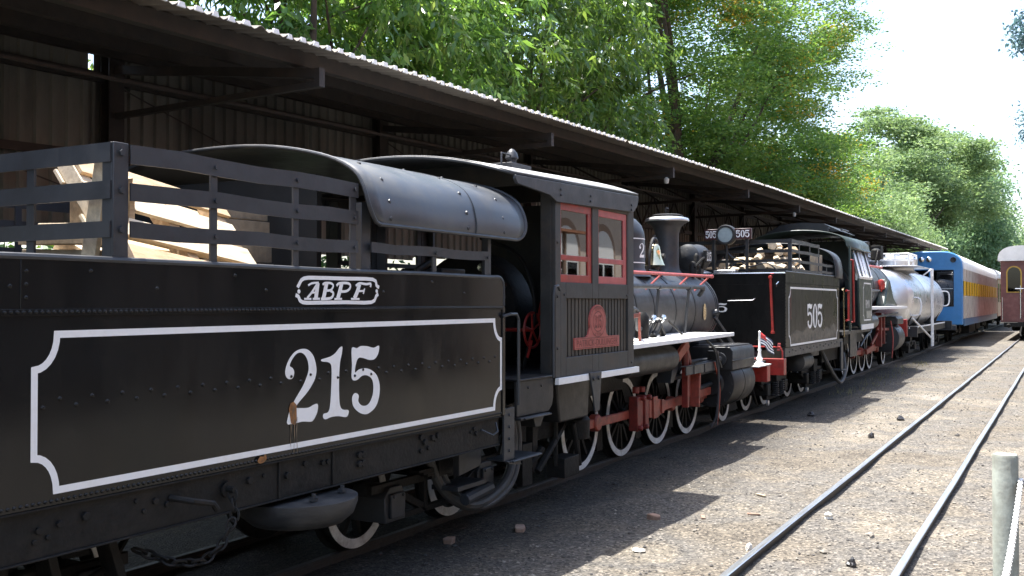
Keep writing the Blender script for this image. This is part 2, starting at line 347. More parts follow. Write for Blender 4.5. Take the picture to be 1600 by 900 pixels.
def text_mesh(s, size_w, size_h, name, m, parent, origin, ux, vy, depth=.004):
    """built-in font lettering as mesh; origin = lower-left corner, ux / vy unit vectors"""
    cu = bpy.data.curves.new(name, 'FONT'); cu.body = s; cu.extrude = 0
    tmp = bpy.data.objects.new(name, cu); COL.objects.link(tmp)
    me = bpy.data.meshes.new_from_object(tmp.evaluated_get(bpy.context.evaluated_depsgraph_get()))
    bpy.data.objects.remove(tmp); bpy.data.curves.remove(cu)
    co = np.empty(len(me.vertices) * 3); me.vertices.foreach_get("co", co); co = co.reshape(-1, 3)
    mn, mx = co.min(0), co.max(0); co = (co - mn) / np.maximum(mx - mn, 1e-6)
    base = np.array(wloc(parent)); O = np.array(origin) - base; ux = np.array(ux); vy = np.array(vy)
    P = O + co[:, :1] * size_w * ux + co[:, 1:2] * size_h * vy
    me.vertices.foreach_set("co", P.ravel()); me.materials.clear(); me.materials.append(m); me.update()
    return link_mesh(name, me, parent)

# ------------------------------------------------------------------ ground
def ground_material():
    m = bpy.data.materials.new("ash_and_gravel"); m.use_nodes = True
    t = m.node_tree; N = t.nodes; L = t.links; p = N["Principled BSDF"]; p.inputs["Roughness"].default_value = .9; p.inputs["Specular IOR Level"].default_value = .25
    tc = N.new("ShaderNodeTexCoord")
    def noise(sc, det, rg=.6):
        n = N.new("ShaderNodeTexNoise"); n.inputs["Scale"].default_value = sc; n.inputs["Detail"].default_value = det; n.inputs["Roughness"].default_value = rg
        L.new(tc.outputs["Object"], n.inputs[0]); return n
    def ramp(src, stops):
        r = N.new("ShaderNodeValToRGB"); e = r.color_ramp.elements
        e[0].position, e[0].color = stops[0][0], (*stops[0][1], 1); e[1].position, e[1].color = stops[-1][0], (*stops[-1][1], 1)
        for q, c in stops[1:-1]: k = e.new(q); k.color = (*c, 1)
        L.new(src, r.inputs[0]); return r
    def mix(f, a, b, mode='MIX'):
        x = N.new("ShaderNodeMix"); x.data_type = 'RGBA'; x.blend_type = mode
        if isinstance(f, float): x.inputs[0].default_value = f
        else: L.new(f, x.inputs[0])
        L.new(a, x.inputs[6]); L.new(b, x.inputs[7]); return x.outputs[2]
    big = ramp(noise(.55, 5).outputs[0], [(.3, (.082, .073, .062)), (.42, (.135, .122, .103)), (.52, (.118, .114, .108)), (.6, (.165, .15, .126)), (.7, (.19, .182, .168))])
    mid = ramp(noise(6, 8, .75).outputs[0], [(.3, (.45, .43, .4)), (.45, (.92, .91, .9)), (.58, (1.02, 1.0, .97)), (.72, (1.4, 1.36, 1.28))])
    c = mix(1., big.outputs[0], mid.outputs[0], 'MULTIPLY')
    vo = N.new("ShaderNodeTexVoronoi"); vo.inputs["Scale"].default_value = 48; L.new(tc.outputs["Object"], vo.inputs[0])
    sp = N.new("ShaderNodeSeparateColor"); L.new(vo.outputs["Color"], sp.inputs[0])
    st = ramp(sp.outputs[0], [(0, (.16, .15, .14)), (.3, (.7, .68, .65)), (.5, (.95, .93, .88)), (.85, (1.2, 1.16, 1.08)), (1, (2.3, 2.2, 2.05))])
    c = mix(.75, c, mix(1., c, st.outputs[0], 'MULTIPLY'))
    # oily ash by the engine track, darkened further to deepen the train's shade
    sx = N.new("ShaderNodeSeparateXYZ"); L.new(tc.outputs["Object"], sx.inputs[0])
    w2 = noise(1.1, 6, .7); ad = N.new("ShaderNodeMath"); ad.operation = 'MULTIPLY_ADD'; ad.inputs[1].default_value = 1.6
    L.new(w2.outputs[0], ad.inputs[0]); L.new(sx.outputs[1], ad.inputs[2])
    oil_shade = ramp(ad.outputs[0], [(0, (0, 0, 0)), (1, (1, 1, 1))])
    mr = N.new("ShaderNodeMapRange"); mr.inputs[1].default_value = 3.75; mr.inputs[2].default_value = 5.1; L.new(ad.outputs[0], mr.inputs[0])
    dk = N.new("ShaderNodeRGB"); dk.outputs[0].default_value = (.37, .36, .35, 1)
    c2 = mix(1., c, dk.outputs[0], 'MULTIPLY'); N.remove(oil_shade)
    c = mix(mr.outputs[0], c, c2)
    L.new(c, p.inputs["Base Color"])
    b1 = N.new("ShaderNodeBump"); b1.inputs["Strength"].default_value = .9; b1.inputs["Distance"].default_value = .012; L.new(vo.outputs["Distance"], b1.inputs["Height"])
    b2 = N.new("ShaderNodeBump"); b2.inputs["Strength"].default_value = .8; b2.inputs["Distance"].default_value = .03; L.new(noise(14, 8, .7).outputs[0], b2.inputs["Height"])
    L.new(b1.outputs[0], b2.inputs["Normal"]); L.new(b2.outputs[0], p.inputs["Normal"])
    return m
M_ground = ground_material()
def ground_z(x, y):
    return .018 + .012 * math.sin(x * 1.3 + 2 * math.sin(y * 1.7)) * math.sin(y * 2.1 + .7) + .01 * math.sin(x * 3.1 + y * 4.3)
xs = [-600, -200, -80, -30, -10] + [-4 + .3 * i for i in range(190)] + [56, 62, 70, 80, 95, 120, 160, 250, 500, 1500]
ys = [-1200, -400, -100, -40, -15, -8, -5] + [-3 + .25 * i for i in range(41)] + [8, 9, 11, 14, 20, 40, 100, 400, 1200]
g = MB()
for x in xs:
    for y in ys: g.v.append((x, y, ground_z(x, y) if -4 <= x <= 55 and -3 <= y <= 7.3 else .03))
ny = len(ys)
for i in range(len(xs) - 1):
    for j in range(ny - 1): g.f.append((i * ny + j, (i + 1) * ny + j, (i + 1) * ny + j + 1, i * ny + j + 1)); g.mi.append(0)
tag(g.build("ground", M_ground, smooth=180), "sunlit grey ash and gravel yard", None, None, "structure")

# loose stones: uncountable
def rock_verts(c, r, sq=.6):
    base = [(1, 0, 0), (-1, 0, 0), (0, 1, 0), (0, -1, 0), (0, 0, 1), (0, 0, -1)]
    a = random.uniform(0, 6.28); ca, sa = math.cos(a), math.sin(a); out = []
    for x, y, z in base:
        k = r * random.uniform(.6, 1.25); x, y = x * ca - y * sa, x * sa + y * ca
        out.append((c[0] + x * k, c[1] + y * k, c[2] + z * k * sq))
    return out
OCT = [(0, 2, 4), (2, 1, 4), (1, 3, 4), (3, 0, 4), (2, 0, 5), (1, 2, 5), (3, 1, 5), (0, 3, 5)]
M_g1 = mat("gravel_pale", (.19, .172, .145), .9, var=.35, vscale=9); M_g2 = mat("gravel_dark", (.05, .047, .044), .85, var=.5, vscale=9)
gb = MB()
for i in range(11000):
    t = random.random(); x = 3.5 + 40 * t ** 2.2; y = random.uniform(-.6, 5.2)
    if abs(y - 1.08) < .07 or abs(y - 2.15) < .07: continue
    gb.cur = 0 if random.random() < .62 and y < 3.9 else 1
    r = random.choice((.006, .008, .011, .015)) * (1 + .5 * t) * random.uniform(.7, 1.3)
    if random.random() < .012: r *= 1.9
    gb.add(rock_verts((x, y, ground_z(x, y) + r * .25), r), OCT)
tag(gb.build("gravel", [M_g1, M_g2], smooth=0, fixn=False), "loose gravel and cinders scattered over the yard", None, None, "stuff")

# rails
def rail(x0, x1, yc, ztop, label, grp, head=None):
    prof = [(-.06, 0), (.06, 0), (.06, .012), (.009, .03), (.009, .085), (.03, .094), (.03, .118), (.024, .1235), (-.024, .1235), (-.03, .118), (-.03, .094), (-.009, .085), (-.009, .03), (-.06, .012)]
    mb = MB(); n = 60; P = len(prof)
    for i in range(n + 1):
        x = lerp(x0, x1, (i / n) ** 1.6); dy = .004 * math.sin(x * .9)
        for a, b in prof: mb.v.append((x, yc + a + dy, ztop - .1235 + b))
    for i in range(n):
        for j in range(P):
            k = (j + 1) % P; mb.f.append((i * P + j, i * P + k, (i + 1) * P + k, (i + 1) * P + j)); mb.mi.append(1 if j in (7, 6, 8) else 0)
    return tag(mb.build("rail", [M_rail, head or M_railtop], smooth=30), label, "rail", grp)
rail(-2, 140, 2.15, .10, "steel rail of the empty track, the one nearer to the locomotives", "rails of the empty sunlit track")
rail(-2, 140, 1.08, .10, "steel rail of the empty track, beside the post with the white chain", "rails of the empty sunlit track")
rail(-2, 140, 4.98, .10, "dull rail under the white-rimmed wheels on the yard side of the train", "rails under the train", M_rail)
rail(-2, 140, 5.98, .10, "dull rail under the train on the shed side, almost hidden by wheels", "rails under the train", M_rail)
for i in range(0):
    pass

# ------------------------------------------------------------------ shed
def edge_z(x):
    X = [-5, 5.4, 8.4, 11.6, 16, 23.5, 35, 64]; Z = [4.15, 4.36, 4.45, 4.51, 4.60, 4.73, 4.84, 5.15]
    return float(np.interp(x, X, Z))
RY0, RY1 = 6.0, 9.35
shed = thing("train_shed", (28, 9.1, 0), "long dark open-fronted engine shed with corrugated roof and brown cladding behind the train", "shed")
XS0, XS1 = -3.0, 63.5
rb = MB(); per = .177; nseg = 6
nx = int((XS1 - XS0) / per * nseg)
prev = None
rows = [RY0, 7.6, RY1]
for i in range(nx + 1):
    x = XS0 + i * per / nseg; wv = .022 * math.cos(2 * math.pi * i / nseg)
    for y in rows: rb.v.append((x, y, edge_z(x) + (y - RY0) * .135 + wv))
    for y in rows[::-1]: rb.v.append((x, y, edge_z(x) + (y - RY0) * .135 + wv + .007))
for i in range(nx):
    for j in range(6):
        k = (j + 1) % 6; rb.f.append((i * 6 + j, i * 6 + k, (i + 1) * 6 + k, (i + 1) * 6 + j)); rb.mi.append(0)
rb.cur = 1  # added white pieces where bright spots show along the corrugation ends
for i in range(int((XS1 - XS0) / per)):
    x = XS0 + i * per; z = edge_z(x); 
    a = per * .19 * (.8 + .4 * ((i * 37) % 11) / 10); z += .006 * math.sin(i * 2.7)
    if i % 23 == 7: continue
    rb.prism([(x - a * 1.2, z - .012), (x + a * 1.2, z - .012), (x + a * .75, z + .03), (x - a * .75, z + .03)], 'Y', RY0 - .008, RY0 + .012)
rb.build("corrugated_roof", [M_roof, M_edge], shed, smooth=60, fixn=False)
def purlin(y, w_, h):
    mb = MB(); xs_ = [XS0, 0, 5.4, 8.4, 11.6, 16, 23.5, 35, 64 - .5]
    for a, b in zip(xs_[:-1], xs_[1:]):
        za = edge_z(a) + (y - RY0) * .135 - .022 - h / 2; zb = edge_z(b) + (y - RY0) * .135 - .022 - h / 2
        mb.beam((a, y, za), (b, y, zb), w_, h)
    mb.build("purlin", M_steel, shed, smooth=0)
purlin(6.42, .10, .14); purlin(7.3, .08, .12); purlin(8.1, .09, .14); purlin(8.9, .08, .12)
# wall cladding: ribbed sheets with gaps
def wall_sheet(x0, x1, z0, z1, y=9.18):
    if x1 - x0 > 1.3:
        n = round((x1 - x0) / 1.02)
        for i in range(n): wall_sheet(lerp(x0, x1, i / n), lerp(x0, x1, (i + 1) / n) + (.02 if i < n - 1 else 0), z0 + random.uniform(-.04, .04), z1, y + .008 * (i % 2) + random.uniform(0, .006))
        return
    mb = MB(); per_ = .17; n = max(1, int((x1 - x0) / per_)); pts = []
    for i in range(n):
        a = x0 + (x1 - x0) * i / n; d = (x1 - x0) / n
        pts += [(a, y), (a + d * .55, y), (a + d * .62, y - .035), (a + d * .93, y - .035)]
    pts.append((x1, y))
    mb.strip([(a, b, z0) for a, b in pts], [(a, b, z1 if not callable(z1) else z1(a)) for a, b in pts])
    mb.build("wall_sheet", M_wall, shed, smooth=0, fixn=False, thick=.004)
colx = [-2.35 + 4.85 * k for k in range(14)]
topz = lambda x: edge_z(x) + (9.18 - RY0) * .135 - .03
for k, x in enumerate(colx[:-1]):
    x2 = colx[k + 1]
    zt = topz(x) - .0
    if abs(x - 2.5) < .1:
        wall_sheet(x, x2 - .24, 2.75, topz); wall_sheet(x2 - .24, x2 - .16, 2.75, 4.50); wall_sheet(x2 - .16, x2, 2.75, topz)
    elif abs(x - 7.35) < .1:
        wall_sheet(x, x2 - .48, 2.75, topz); wall_sheet(x2 - .46, x2, 2.75, topz)
    else:
        wall_sheet(x, x2 - .004, 2.75 if x < 22 else 1.6, topz)
def beamobj(name, p0, p1, w_, h, m=None): return MB().beam(p0, p1, w_, h).build(name, m or M_steel, shed, smooth=0)
for k, x in enumerate(colx):
    z = topz(x)
    cmb = MB(); cmb.box(x - .1, x + .1, 9.0, 9.015, 0, z - .1); cmb.box(x - .1, x + .1, 9.13, 9.145, 0, z - .1); cmb.box(x - .006, x + .006, 9.015, 9.13, 0, z - .1)
    cmb.build("column", M_steel, shed, smooth=0)
    zb = edge_z(x) - .30
    rafter = MB(); rafter.beam((x, 6.18, edge_z(x) - .20), (x, 9.0, edge_z(x) + 2.9 * .135 - .24), .07, .09)
    rafter.beam((x, 6.15, zb), (x, 9.0, zb - .05), .06, .06)
    rafter.beam((x, 6.18, zb - .03), (x, 6.18, edge_z(x) - .15), .07, .08)
    for q in range(4 if k > 3 else 0):
        y0 = lerp(6.2, 8.95, q / 4); y1 = lerp(6.2, 8.95, (q + 1) / 4)
        rafter.beam((x, y0, zb), (x, y1, edge_z(x) + (y1 - RY0) * .135 - .24), .035, .035)
    rafter.build("roof_truss", M_steel, shed, smooth=0)
    if k < len(colx) - 1:
        x2 = colx[k + 1]; gz = lambda q: edge_z(q) + .06
        girt = MB(); girt.beam((x + .1, 9.1, gz(x)), (x2 - .1, 9.1, gz(x2)), .05, .11)
        girt.beam((x + .1, 9.1, gz(x) - .85), (x2 - .1, 9.1, gz(x2) - .85), .05, .09)
        girt.build("wall_girt", M_steel, shed, smooth=0)
        lat = MB(); nb = 6 if k > 3 else 0
        for q in range(nb):
            a, b = lerp(x + .1, x2 - .1, q / nb), lerp(x + .1, x2 - .1, (q + 1) / nb)
            za, zb2 = gz(x) - .82, gz(x) - .05
            lat.beam((a, 9.03, za if q % 2 else zb2), (b, 9.03, zb2 if q % 2 else za), .035, .035)
        if nb: lat.build("lattice_brace", M_steel, shed, smooth=0)
        beamobj("wire_brace", (x + .1, 9.02, gz(x) - .1), (x2 - .1, 8.98, 3.1), .012, .012)
        beamobj("eave_tie", (x, 7.6, edge_z(x) - .3), (x2, 7.6, edge_z(x2) - .3), .03, .03)
lampm = MB(); lampm.box(12.0, 12.1, 8.9, 8.95, 3.93, 4.05); lampm.build("switch_box", M_paperbit, shed, bevel=.005)
lampm = MB(); lampm.lathe([(.0, 0), (.035, .01), (.05, .09), (.02, .12)], (16.95, 6.25, 4.17), n=10); lampm.build("lamp", M_clear, shed)
lampm = MB(); lampm.lathe([(.0, 0), (.035, .01), (.05, .09), (.02, .12)], (26.6, 6.25, 4.3), n=10); lampm.build("lamp", M_clear, shed)

# ------------------------------------------------------------------ vegetation
def leaves_mesh(name, C, D, Ln, Wd, m, parent, fold=.0):
    """diamond leaves: C base points, D unit directions, lengths, widths"""
    n = len(C); rnd = rng.normal(size=(n, 3)); S = np.cross(D, rnd); S /= np.linalg.norm(S, axis=1)[:, None] + 1e-9
    U = np.cross(S, D)
    Ln = Ln[:, None]; Wd = Wd[:, None]
    mid = C + D * Ln * .45 + U * Ln * .06
    V = np.stack([C, mid + S * Wd * .5, C + D * Ln - U * Ln * .05, mid - S * Wd * .5], 1).reshape(-1, 3)
    V = V - np.array(wloc(parent))
    me = bpy.data.meshes.new(name); me.vertices.add(4 * n); me.vertices.foreach_set("co", V.astype(np.float32).ravel())
    me.loops.add(4 * n); me.loops.foreach_set("vertex_index", np.arange(4 * n, dtype=np.int32))
    me.polygons.add(n); me.polygons.foreach_set("loop_start", np.arange(0, 4 * n, 4, dtype=np.int32))
    me.materials.append(m); me.update(calc_edges=True); me.validate()
    return link_mesh(name, me, parent)
def unit(a): return a / (np.linalg.norm(a, axis=-1, keepdims=True) + 1e-9)
def crown_clumps(c, rad, n, inner=.55, flat=0.):
    """leaf clumps gathered on the upper sides of larger boughs, the boughs spread over the crown"""
    m_ = max(6, n // 15); d = unit(rng.normal(size=(m_, 3))); r = rng.uniform(inner, 1.0, m_) ** .6
    lump = 1 + .16 * np.sin(d[:, 0] * 5 + c[0]) * np.sin(d[:, 2] * 4 + c[1]) + .1 * np.sin(d[:, 1] * 9 + 1)
    B = np.array(c) + d * np.array(rad) * (r * lump)[:, None]
    k = rng.integers(0, m_, n); e = unit(rng.normal(size=(n, 3)) + np.array([0, 0, .55])); rs = min(rad) * .40 * rng.uniform(.7, 1.25, m_)[k]
    return B[k] + e * (rs * rng.uniform(.75, 1.0, n))[:, None] * np.array([1.25, 1.1, .7]), unit(e + d[k] * .6)
def tree(name, label, cat, base, lobes, m, style, trunk_r, group=None, flowers=None, tilt=(0, 0), nlimb=14):
    """lobes: list of (centre, radii, clump count)"""
    t = thing(name, base, label, cat, group)
    Cs, Ds = [], []
    for c, rad, n in lobes:
        a, b = crown_clumps(c, rad, n); Cs.append(a); Ds.append(b)
    K = np.concatenate(Cs); KD = np.concatenate(Ds)
    keep = K[:, 2] > .3; K, KD = K[keep], KD[keep]
    nl, ln, wd, spread, mode = style
    n = len(K) * nl; rep = np.repeat(np.arange(len(K)), nl)
    if mode == 'droop':
        B = K[rep] + rng.normal(size=(n, 3)) * spread
        ang = rng.uniform(0, 2 * np.pi, n)
        D = np.stack([np.cos(ang) * .55, np.sin(ang) * .55, rng.uniform(-1.3, -.1, n)], 1) + KD[rep] * .25; D = unit(D)
    elif mode == 'flat':
        off = rng.normal(size=(n, 3)) * np.array([spread, spread, spread * .22]); B = K[rep] + off
        D = unit(np.stack([rng.normal(size=n), rng.normal(size=n), rng.normal(size=n) * .35 - .15], 1))
    else:
        B = K[rep] + rng.normal(size=(n, 3)) * spread * np.array([1, 1, .7])
        D = unit(rng.normal(size=(n, 3)) + np.array([0, 0, -.35]))
    leaves_mesh("crown", B, D, ln * rng.uniform(.65, 1.3, n), wd * rng.uniform(.7, 1.25, n), m, t)
    if flowers:
        fm, frac, fl = flowers
        cen = K[rng.choice(np.where(KD[:, 1] < .3)[0], 22)]; near = np.min(np.linalg.norm(K[:, None] - cen[None], axis=2), axis=1)
        sel = K[(near < .75) & (rng.uniform(size=len(K)) < .5) & (KD[:, 2] > -.6)]; q = 70; rp = np.repeat(np.arange(len(sel)), q)
        Bf = sel[rp] + KD[rng.integers(0, len(KD), len(sel))][rp] * .1 + rng.normal(size=(len(rp), 3)) * np.array([.42, .42, .3])
        leaves_mesh("blossom", Bf, unit(rng.normal(size=(len(rp), 3))), np.full(len(rp), fl), np.full(len(rp), fl * .8), fm, t)
    top = np.mean([l[0] for l in lobes], axis=0); top = Vector(top)
    mb = MB(); b0 = Vector(base); fork = b0.lerp(top, .42); fork += Vector((tilt[0], tilt[1], 0))
    mid = b0.lerp(fork, .5) + Vector((tilt[0] * -.25, .1, 0))
    mb.tube(crom([b0 - Vector((0, 0, .2)), mid, fork], 4, False), [lerp(trunk_r * 1.25, trunk_r * .75, i / 8) for i in range(9)], 10)
    for i in range(nlimb):
        e = Vector(K[random.randrange(len(K))]); e = fork.lerp(e, .92)
        s0 = b0.lerp(fork, random.uniform(.72, 1.0)); m1 = s0.lerp(e, .45) + Vector((random.uniform(-.4, .4), random.uniform(-.4, .4), random.uniform(.1, .8)))
        r0 = trunk_r * random.uniform(.3, .56); path = crom([s0, m1, e], 5, False); nn = len(path)
        mb.tube(path, [lerp(r0, r0 * .14, j / (nn - 1)) for j in range(nn)], 6)
        for _ in range(2):
            e2 = Vector(K[random.randrange(len(K))])
            if (e2 - m1).length < 4.5:
                p2 = crom([Vector(path[nn // 2]), Vector(path[nn // 2]).lerp(e2, .5) + Vector((0, 0, .25)), e2], 4, False)
                mb.tube(p2, [lerp(r0 * .4, r0 * .08, j / (len(p2) - 1)) for j in range(len(p2))], 5)
    mb.build("trunk", M_bark, t, smooth=60, fixn=False)
    return t
L_mango = leaf_mat("glossy_mango_leaf", (.055, .125, .035), (.125, .25, .065), (.28, .40, .12), .5, .27)
L_deep = leaf_mat("deep_green_leaf", (.052, .11, .030), (.105, .20, .05), (.22, .32, .09), .48, .3)
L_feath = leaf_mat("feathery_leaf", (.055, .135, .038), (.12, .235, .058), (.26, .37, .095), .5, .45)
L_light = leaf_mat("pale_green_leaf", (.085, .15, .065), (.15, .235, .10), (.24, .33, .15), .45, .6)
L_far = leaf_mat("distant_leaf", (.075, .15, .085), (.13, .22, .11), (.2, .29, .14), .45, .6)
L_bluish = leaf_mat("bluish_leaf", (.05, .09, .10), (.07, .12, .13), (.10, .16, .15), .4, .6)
L_flower = leaf_mat("yellow_blossom", (.42, .30, .04), (.55, .42, .06), (.68, .56, .14), .4, .7)
L_hedge = leaf_mat("hedge_leaf", (.015, .05, .012), (.04, .10, .02), (.09, .17, .03), .3, .5)

tree("mango_tree", "bright mango-like tree with glossy drooping leaves over the near end of the shed roof", "tree", (15.0, 13.2, 0),
     [((14.5, 13.0, 8.2), (3.4, 2.6, 3.4), 1350), ((18.6, 12.6, 7.4), (2.4, 2.0, 2.6), 700), ((13.4, 13.8, 7.8), (2.3, 2.2, 3.0), 800)], L_mango, (12, .30, .085, .09, 'droop'), .3, "trees behind the shed")
tree("mango_tree", "darker deep green tree with hanging leaves between the bright mango-like tree and the yellow-flowered tree", "tree", (26.0, 13.6, 0),
     [((25.0, 13.4, 9.0), (3.9, 2.6, 4.6), 1700), ((28.4, 13.2, 7.2), (2.6, 2.2, 2.6), 650), ((21.2, 13.9, 8.5), (2.6, 2.2, 4.0), 650)], L_deep, (12, .32, .09, .11, 'droop'), .32, "trees behind the shed")
tree("flowering_tree", "tall spreading feathery tree dotted with yellow blossom above the middle of the shed roof", "tree", (32.5, 13.6, 0),
     [((37.5, 11.6, 11.0), (5.2, 3.2, 4.6), 1500), ((33.0, 14.6, 9.5), (4.0, 2.2, 5.5), 420), ((33, 15, 15), (4, 3, 4), 500), ((42.5, 10.6, 9.2), (4.6, 2.6, 3.6), 900), ((36, 12.6, 16), (5, 3.2, 3.6), 620), ((44.5, 10.2, 14.6), (4.4, 2.6, 3.4), 600), ((44, 11.0, 6.6), (5.2, 2.2, 1.9), 600), ((50, 10.6, 8.2), (4.5, 2.2, 3.0), 500)],
     L_feath, (36, .17, .075, .38, 'flat'), .4, "trees behind the shed", flowers=(L_flower, .03, .11), tilt=(.8, -.3), nlimb=26)
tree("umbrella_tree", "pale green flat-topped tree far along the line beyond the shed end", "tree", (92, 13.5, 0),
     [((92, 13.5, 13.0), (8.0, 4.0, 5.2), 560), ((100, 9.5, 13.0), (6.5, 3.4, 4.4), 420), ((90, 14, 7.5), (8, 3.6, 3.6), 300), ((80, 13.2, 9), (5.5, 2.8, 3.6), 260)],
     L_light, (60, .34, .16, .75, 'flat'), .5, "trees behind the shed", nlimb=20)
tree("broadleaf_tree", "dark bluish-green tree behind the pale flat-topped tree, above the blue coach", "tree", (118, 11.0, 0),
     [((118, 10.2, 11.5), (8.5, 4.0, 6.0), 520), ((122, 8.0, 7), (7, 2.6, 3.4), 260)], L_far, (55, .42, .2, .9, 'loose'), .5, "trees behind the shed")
tree("bushy_tree", "low pale leafy tree just above the far end of the shed roof", "tree", (66, 11.0, 0),
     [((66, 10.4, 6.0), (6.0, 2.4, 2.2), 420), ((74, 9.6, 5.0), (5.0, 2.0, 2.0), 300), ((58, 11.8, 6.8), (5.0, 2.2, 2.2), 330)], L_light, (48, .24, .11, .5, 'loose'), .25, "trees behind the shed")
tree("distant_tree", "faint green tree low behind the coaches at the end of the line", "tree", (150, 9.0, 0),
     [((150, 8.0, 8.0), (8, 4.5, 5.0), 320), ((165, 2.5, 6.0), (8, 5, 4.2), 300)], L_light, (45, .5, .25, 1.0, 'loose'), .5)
tree("roadside_tree", "bluish tree reaching in high above the maroon coach, only its branch tips showing", "tree", (60, -6.0, 0),
     [((58, 1.55, 16.0), (1.0, .75, .9), 30), ((58.5, -1.5, 17.5), (2.2, 2.8, 2.2), 120), ((75, 2.0, 13.5), (1.0, .55, 1.4), 20), ((61, -5, 13), (4, 4, 4), 160)], L_bluish, (36, .26, .13, .45, 'loose'), .4)
# hedge seen below the cladding
def hedge(x0, x1, y, h, label):
    t = thing("hedge", ((x0 + x1) / 2, y, 0), label, "hedge", "hedges behind the shed")
    n = int((x1 - x0) * 900); B = np.stack([rng.uniform(x0, x1, n), y + rng.normal(size=n) * .35, h * rng.uniform(.05, 1, n) ** .8 + .15 * rng.normal(size=n)], 1)
    B[:, 2] = np.maximum(B[:, 2], .03)
    leaves_mesh("foliage", B, unit(rng.normal(size=(n, 3)) + np.array([0, 0, -.3])), rng.uniform(.09, .2, n), rng.uniform(.04, .08, n), L_hedge, t)
    mb = MB()
    for i in range(int((x1 - x0) * 2)):
        x = lerp(x0, x1, (i + .5) / int((x1 - x0) * 2)); mb.tube([(x, y, 0), (x + random.uniform(-.2, .2), y + random.uniform(-.2, .2), h * .85)], [.025, .008], 5)
    mb.build("stem", M_bark, t, smooth=60)
hedge(2, 14, 10.6, 2.9, "leafy green hedge under the cladding behind the log-carrying tender")
hedge(14.2, 30, 10.8, 2.6, "leafy green hedge behind the shed wall further along, hidden by the first locomotive")

# ------------------------------------------------------------------ running gear helpers
def wheel(parent, x, yf, r, zc, spokes=12, name="driving_wheel", far=False, tyre=True, cw=True):
    """spoked wheel, outer face at y = yf looking to -Y (or +Y when far)"""
    s = 1 if not far else -1
    mb = MB()
    mb.lathe([(r - .085, yf - yf + .012 * s), (r - .004, .012 * s), (r - .004, .10 * s), (r + .028, .10 * s), (r + .028, .135 * s), (r - .085, .135 * s), (r - .085, .012 * s)], (x, yf, zc), 'Y', 40)
    hub = r * .2
    mb.lathe([(0.0, -.03 * s), (hub * .8, -.03 * s), (hub, -.01 * s), (hub, .12 * s), (0, .12 * s)], (x, yf, zc), 'Y', 18)
    for k in range(spokes):
        t = 2 * math.pi * k / spokes + .13; d = Vector((math.sin(t), 0, math.cos(t)))
        a = Vector((x, yf + .06 * s, zc)) + d * hub * .8; b = Vector((x, yf + .06 * s, zc)) + d * (r - .07)
        mb.beam(a, b, .045, .05, up=(0, 1, 0))
    if cw:
        pts = arc(x, zc, r - .08, r - .08, 20, 95, 10); mb.prism(pts + [(x + r * .25, zc + r * .3)], 'Y', yf + .02 * s, yf + .09 * s)
    o = mb.build(name, M_grime, parent, smooth=35)
    if tyre:
        tb = MB(); tb.lathe([(r - .076, .006 * s), (r - .002, .006 * s), (r - .002, .014 * s), (r - .076, .014 * s), (r - .076, .006 * s)], (x, yf, zc), 'Y', 48)
        tb.build("tyre", M_whited, o, smooth=35, label="white painted tyre face")
    return o
def wheelset(parent, x, ync, yfc, r, zc, **k):
    wheel(parent, x, ync, r, zc, **k)
    k = dict(k); k['tyre'] = False
    wheel(parent, x, yfc, r, zc, far=True, **k)
    MB().tube([(x, ync + .1, zc), (x, yfc - .1, zc)], .06, 10).build("axle", M_grime, parent)
def hbolt(mb, c, r=.022, n=(0, -1, 0)):
    nrm = Vector(n); a = nrm.orthogonal().normalized(); b = nrm.cross(a); c = Vector(c)
    lo = [c + (a * math.cos(k * math.pi / 3) + b * math.sin(k * math.pi / 3)) * r for k in range(6)]; hi = [q + nrm * r * .8 for q in lo]
    mb.add(lo + hi, [(k, (k + 1) % 6, 6 + (k + 1) % 6, 6 + k) for k in range(6)] + [tuple(range(6, 12))])
def chain_mesh(path, pitch, wire, wid, n=6):
    """interlocking oval links along a polyline"""
    P = [Vector(p) for p in path]; seg = [(P[i + 1] - P[i]).length for i in range(len(P) - 1)]; tot = sum(seg); cnt = int(tot / pitch); mb = MB()
    for k in range(cnt):
        d = (k + .5) * pitch; i = 0
        while i < len(seg) - 1 and d > seg[i]: d -= seg[i]; i += 1
        c = P[i].lerp(P[i + 1], min(1, d / seg[i])); tdir = (P[i + 1] - P[i]).normalized()
        a = tdir.cross(Vector((0, 0, 1)));
        if a.length < .1: a = tdir.cross(Vector((1, 0, 0)))
        a.normalize(); b = a.cross(tdir)
        s = (a + b).normalized() if k % 2 else (a - b).normalized()
        ring = []
        for q in range(10):
            t = 2 * math.pi * q / 10; ring.append(c + tdir * (math.cos(t) * pitch * .72) + s * (math.sin(t) * wid))
        mb.tube(ring, wire, 5, closed=True)
    return mb
#@@PART2
# ------------------------------------------------------------------ first tender (215)
TY, TC = 4.10, 5.45          # near side plane and centre line of the first engine
TF = 2 * TC - TY             # far side plane
def border(mb, x0, x1, z0, z1, rx, rz, wd, y):
    """painted line frame with scooped corners, as one flat strip"""
    path = []
    path += arc(x0, z1, rx, rz, 270, 360, 7) + arc(x1, z1, rx, rz, 180, 270, 7) + arc(x1, z0, rx, rz, 90, 180, 7) + arc(x0, z0, rx, rz, 0, 90, 7)
    cx, cz = (x0 + x1) / 2, (z0 + z1) / 2
    n = len(path); A = []; B = []
    for i in range(n):
        p = Vector(path[i]); a = Vector(path[i - 1]); b = Vector(path[(i + 1) % n])
        d1 = (p - a).normalized(); d2 = (b - p).normalized(); n1 = Vector((-d1.y, d1.x)); n2 = Vector((-d2.y, d2.x))
        m_ = (n1 + n2).normalized(); k = wd / 2 / max(.45, m_.dot(n1))
        A.append((p.x + m_.x * k, y, p.y + m_.y * k)); B.append((p.x - m_.x * k, y, p.y - m_.y * k))
    mb.strip(A + A[:1], B + B[:1])
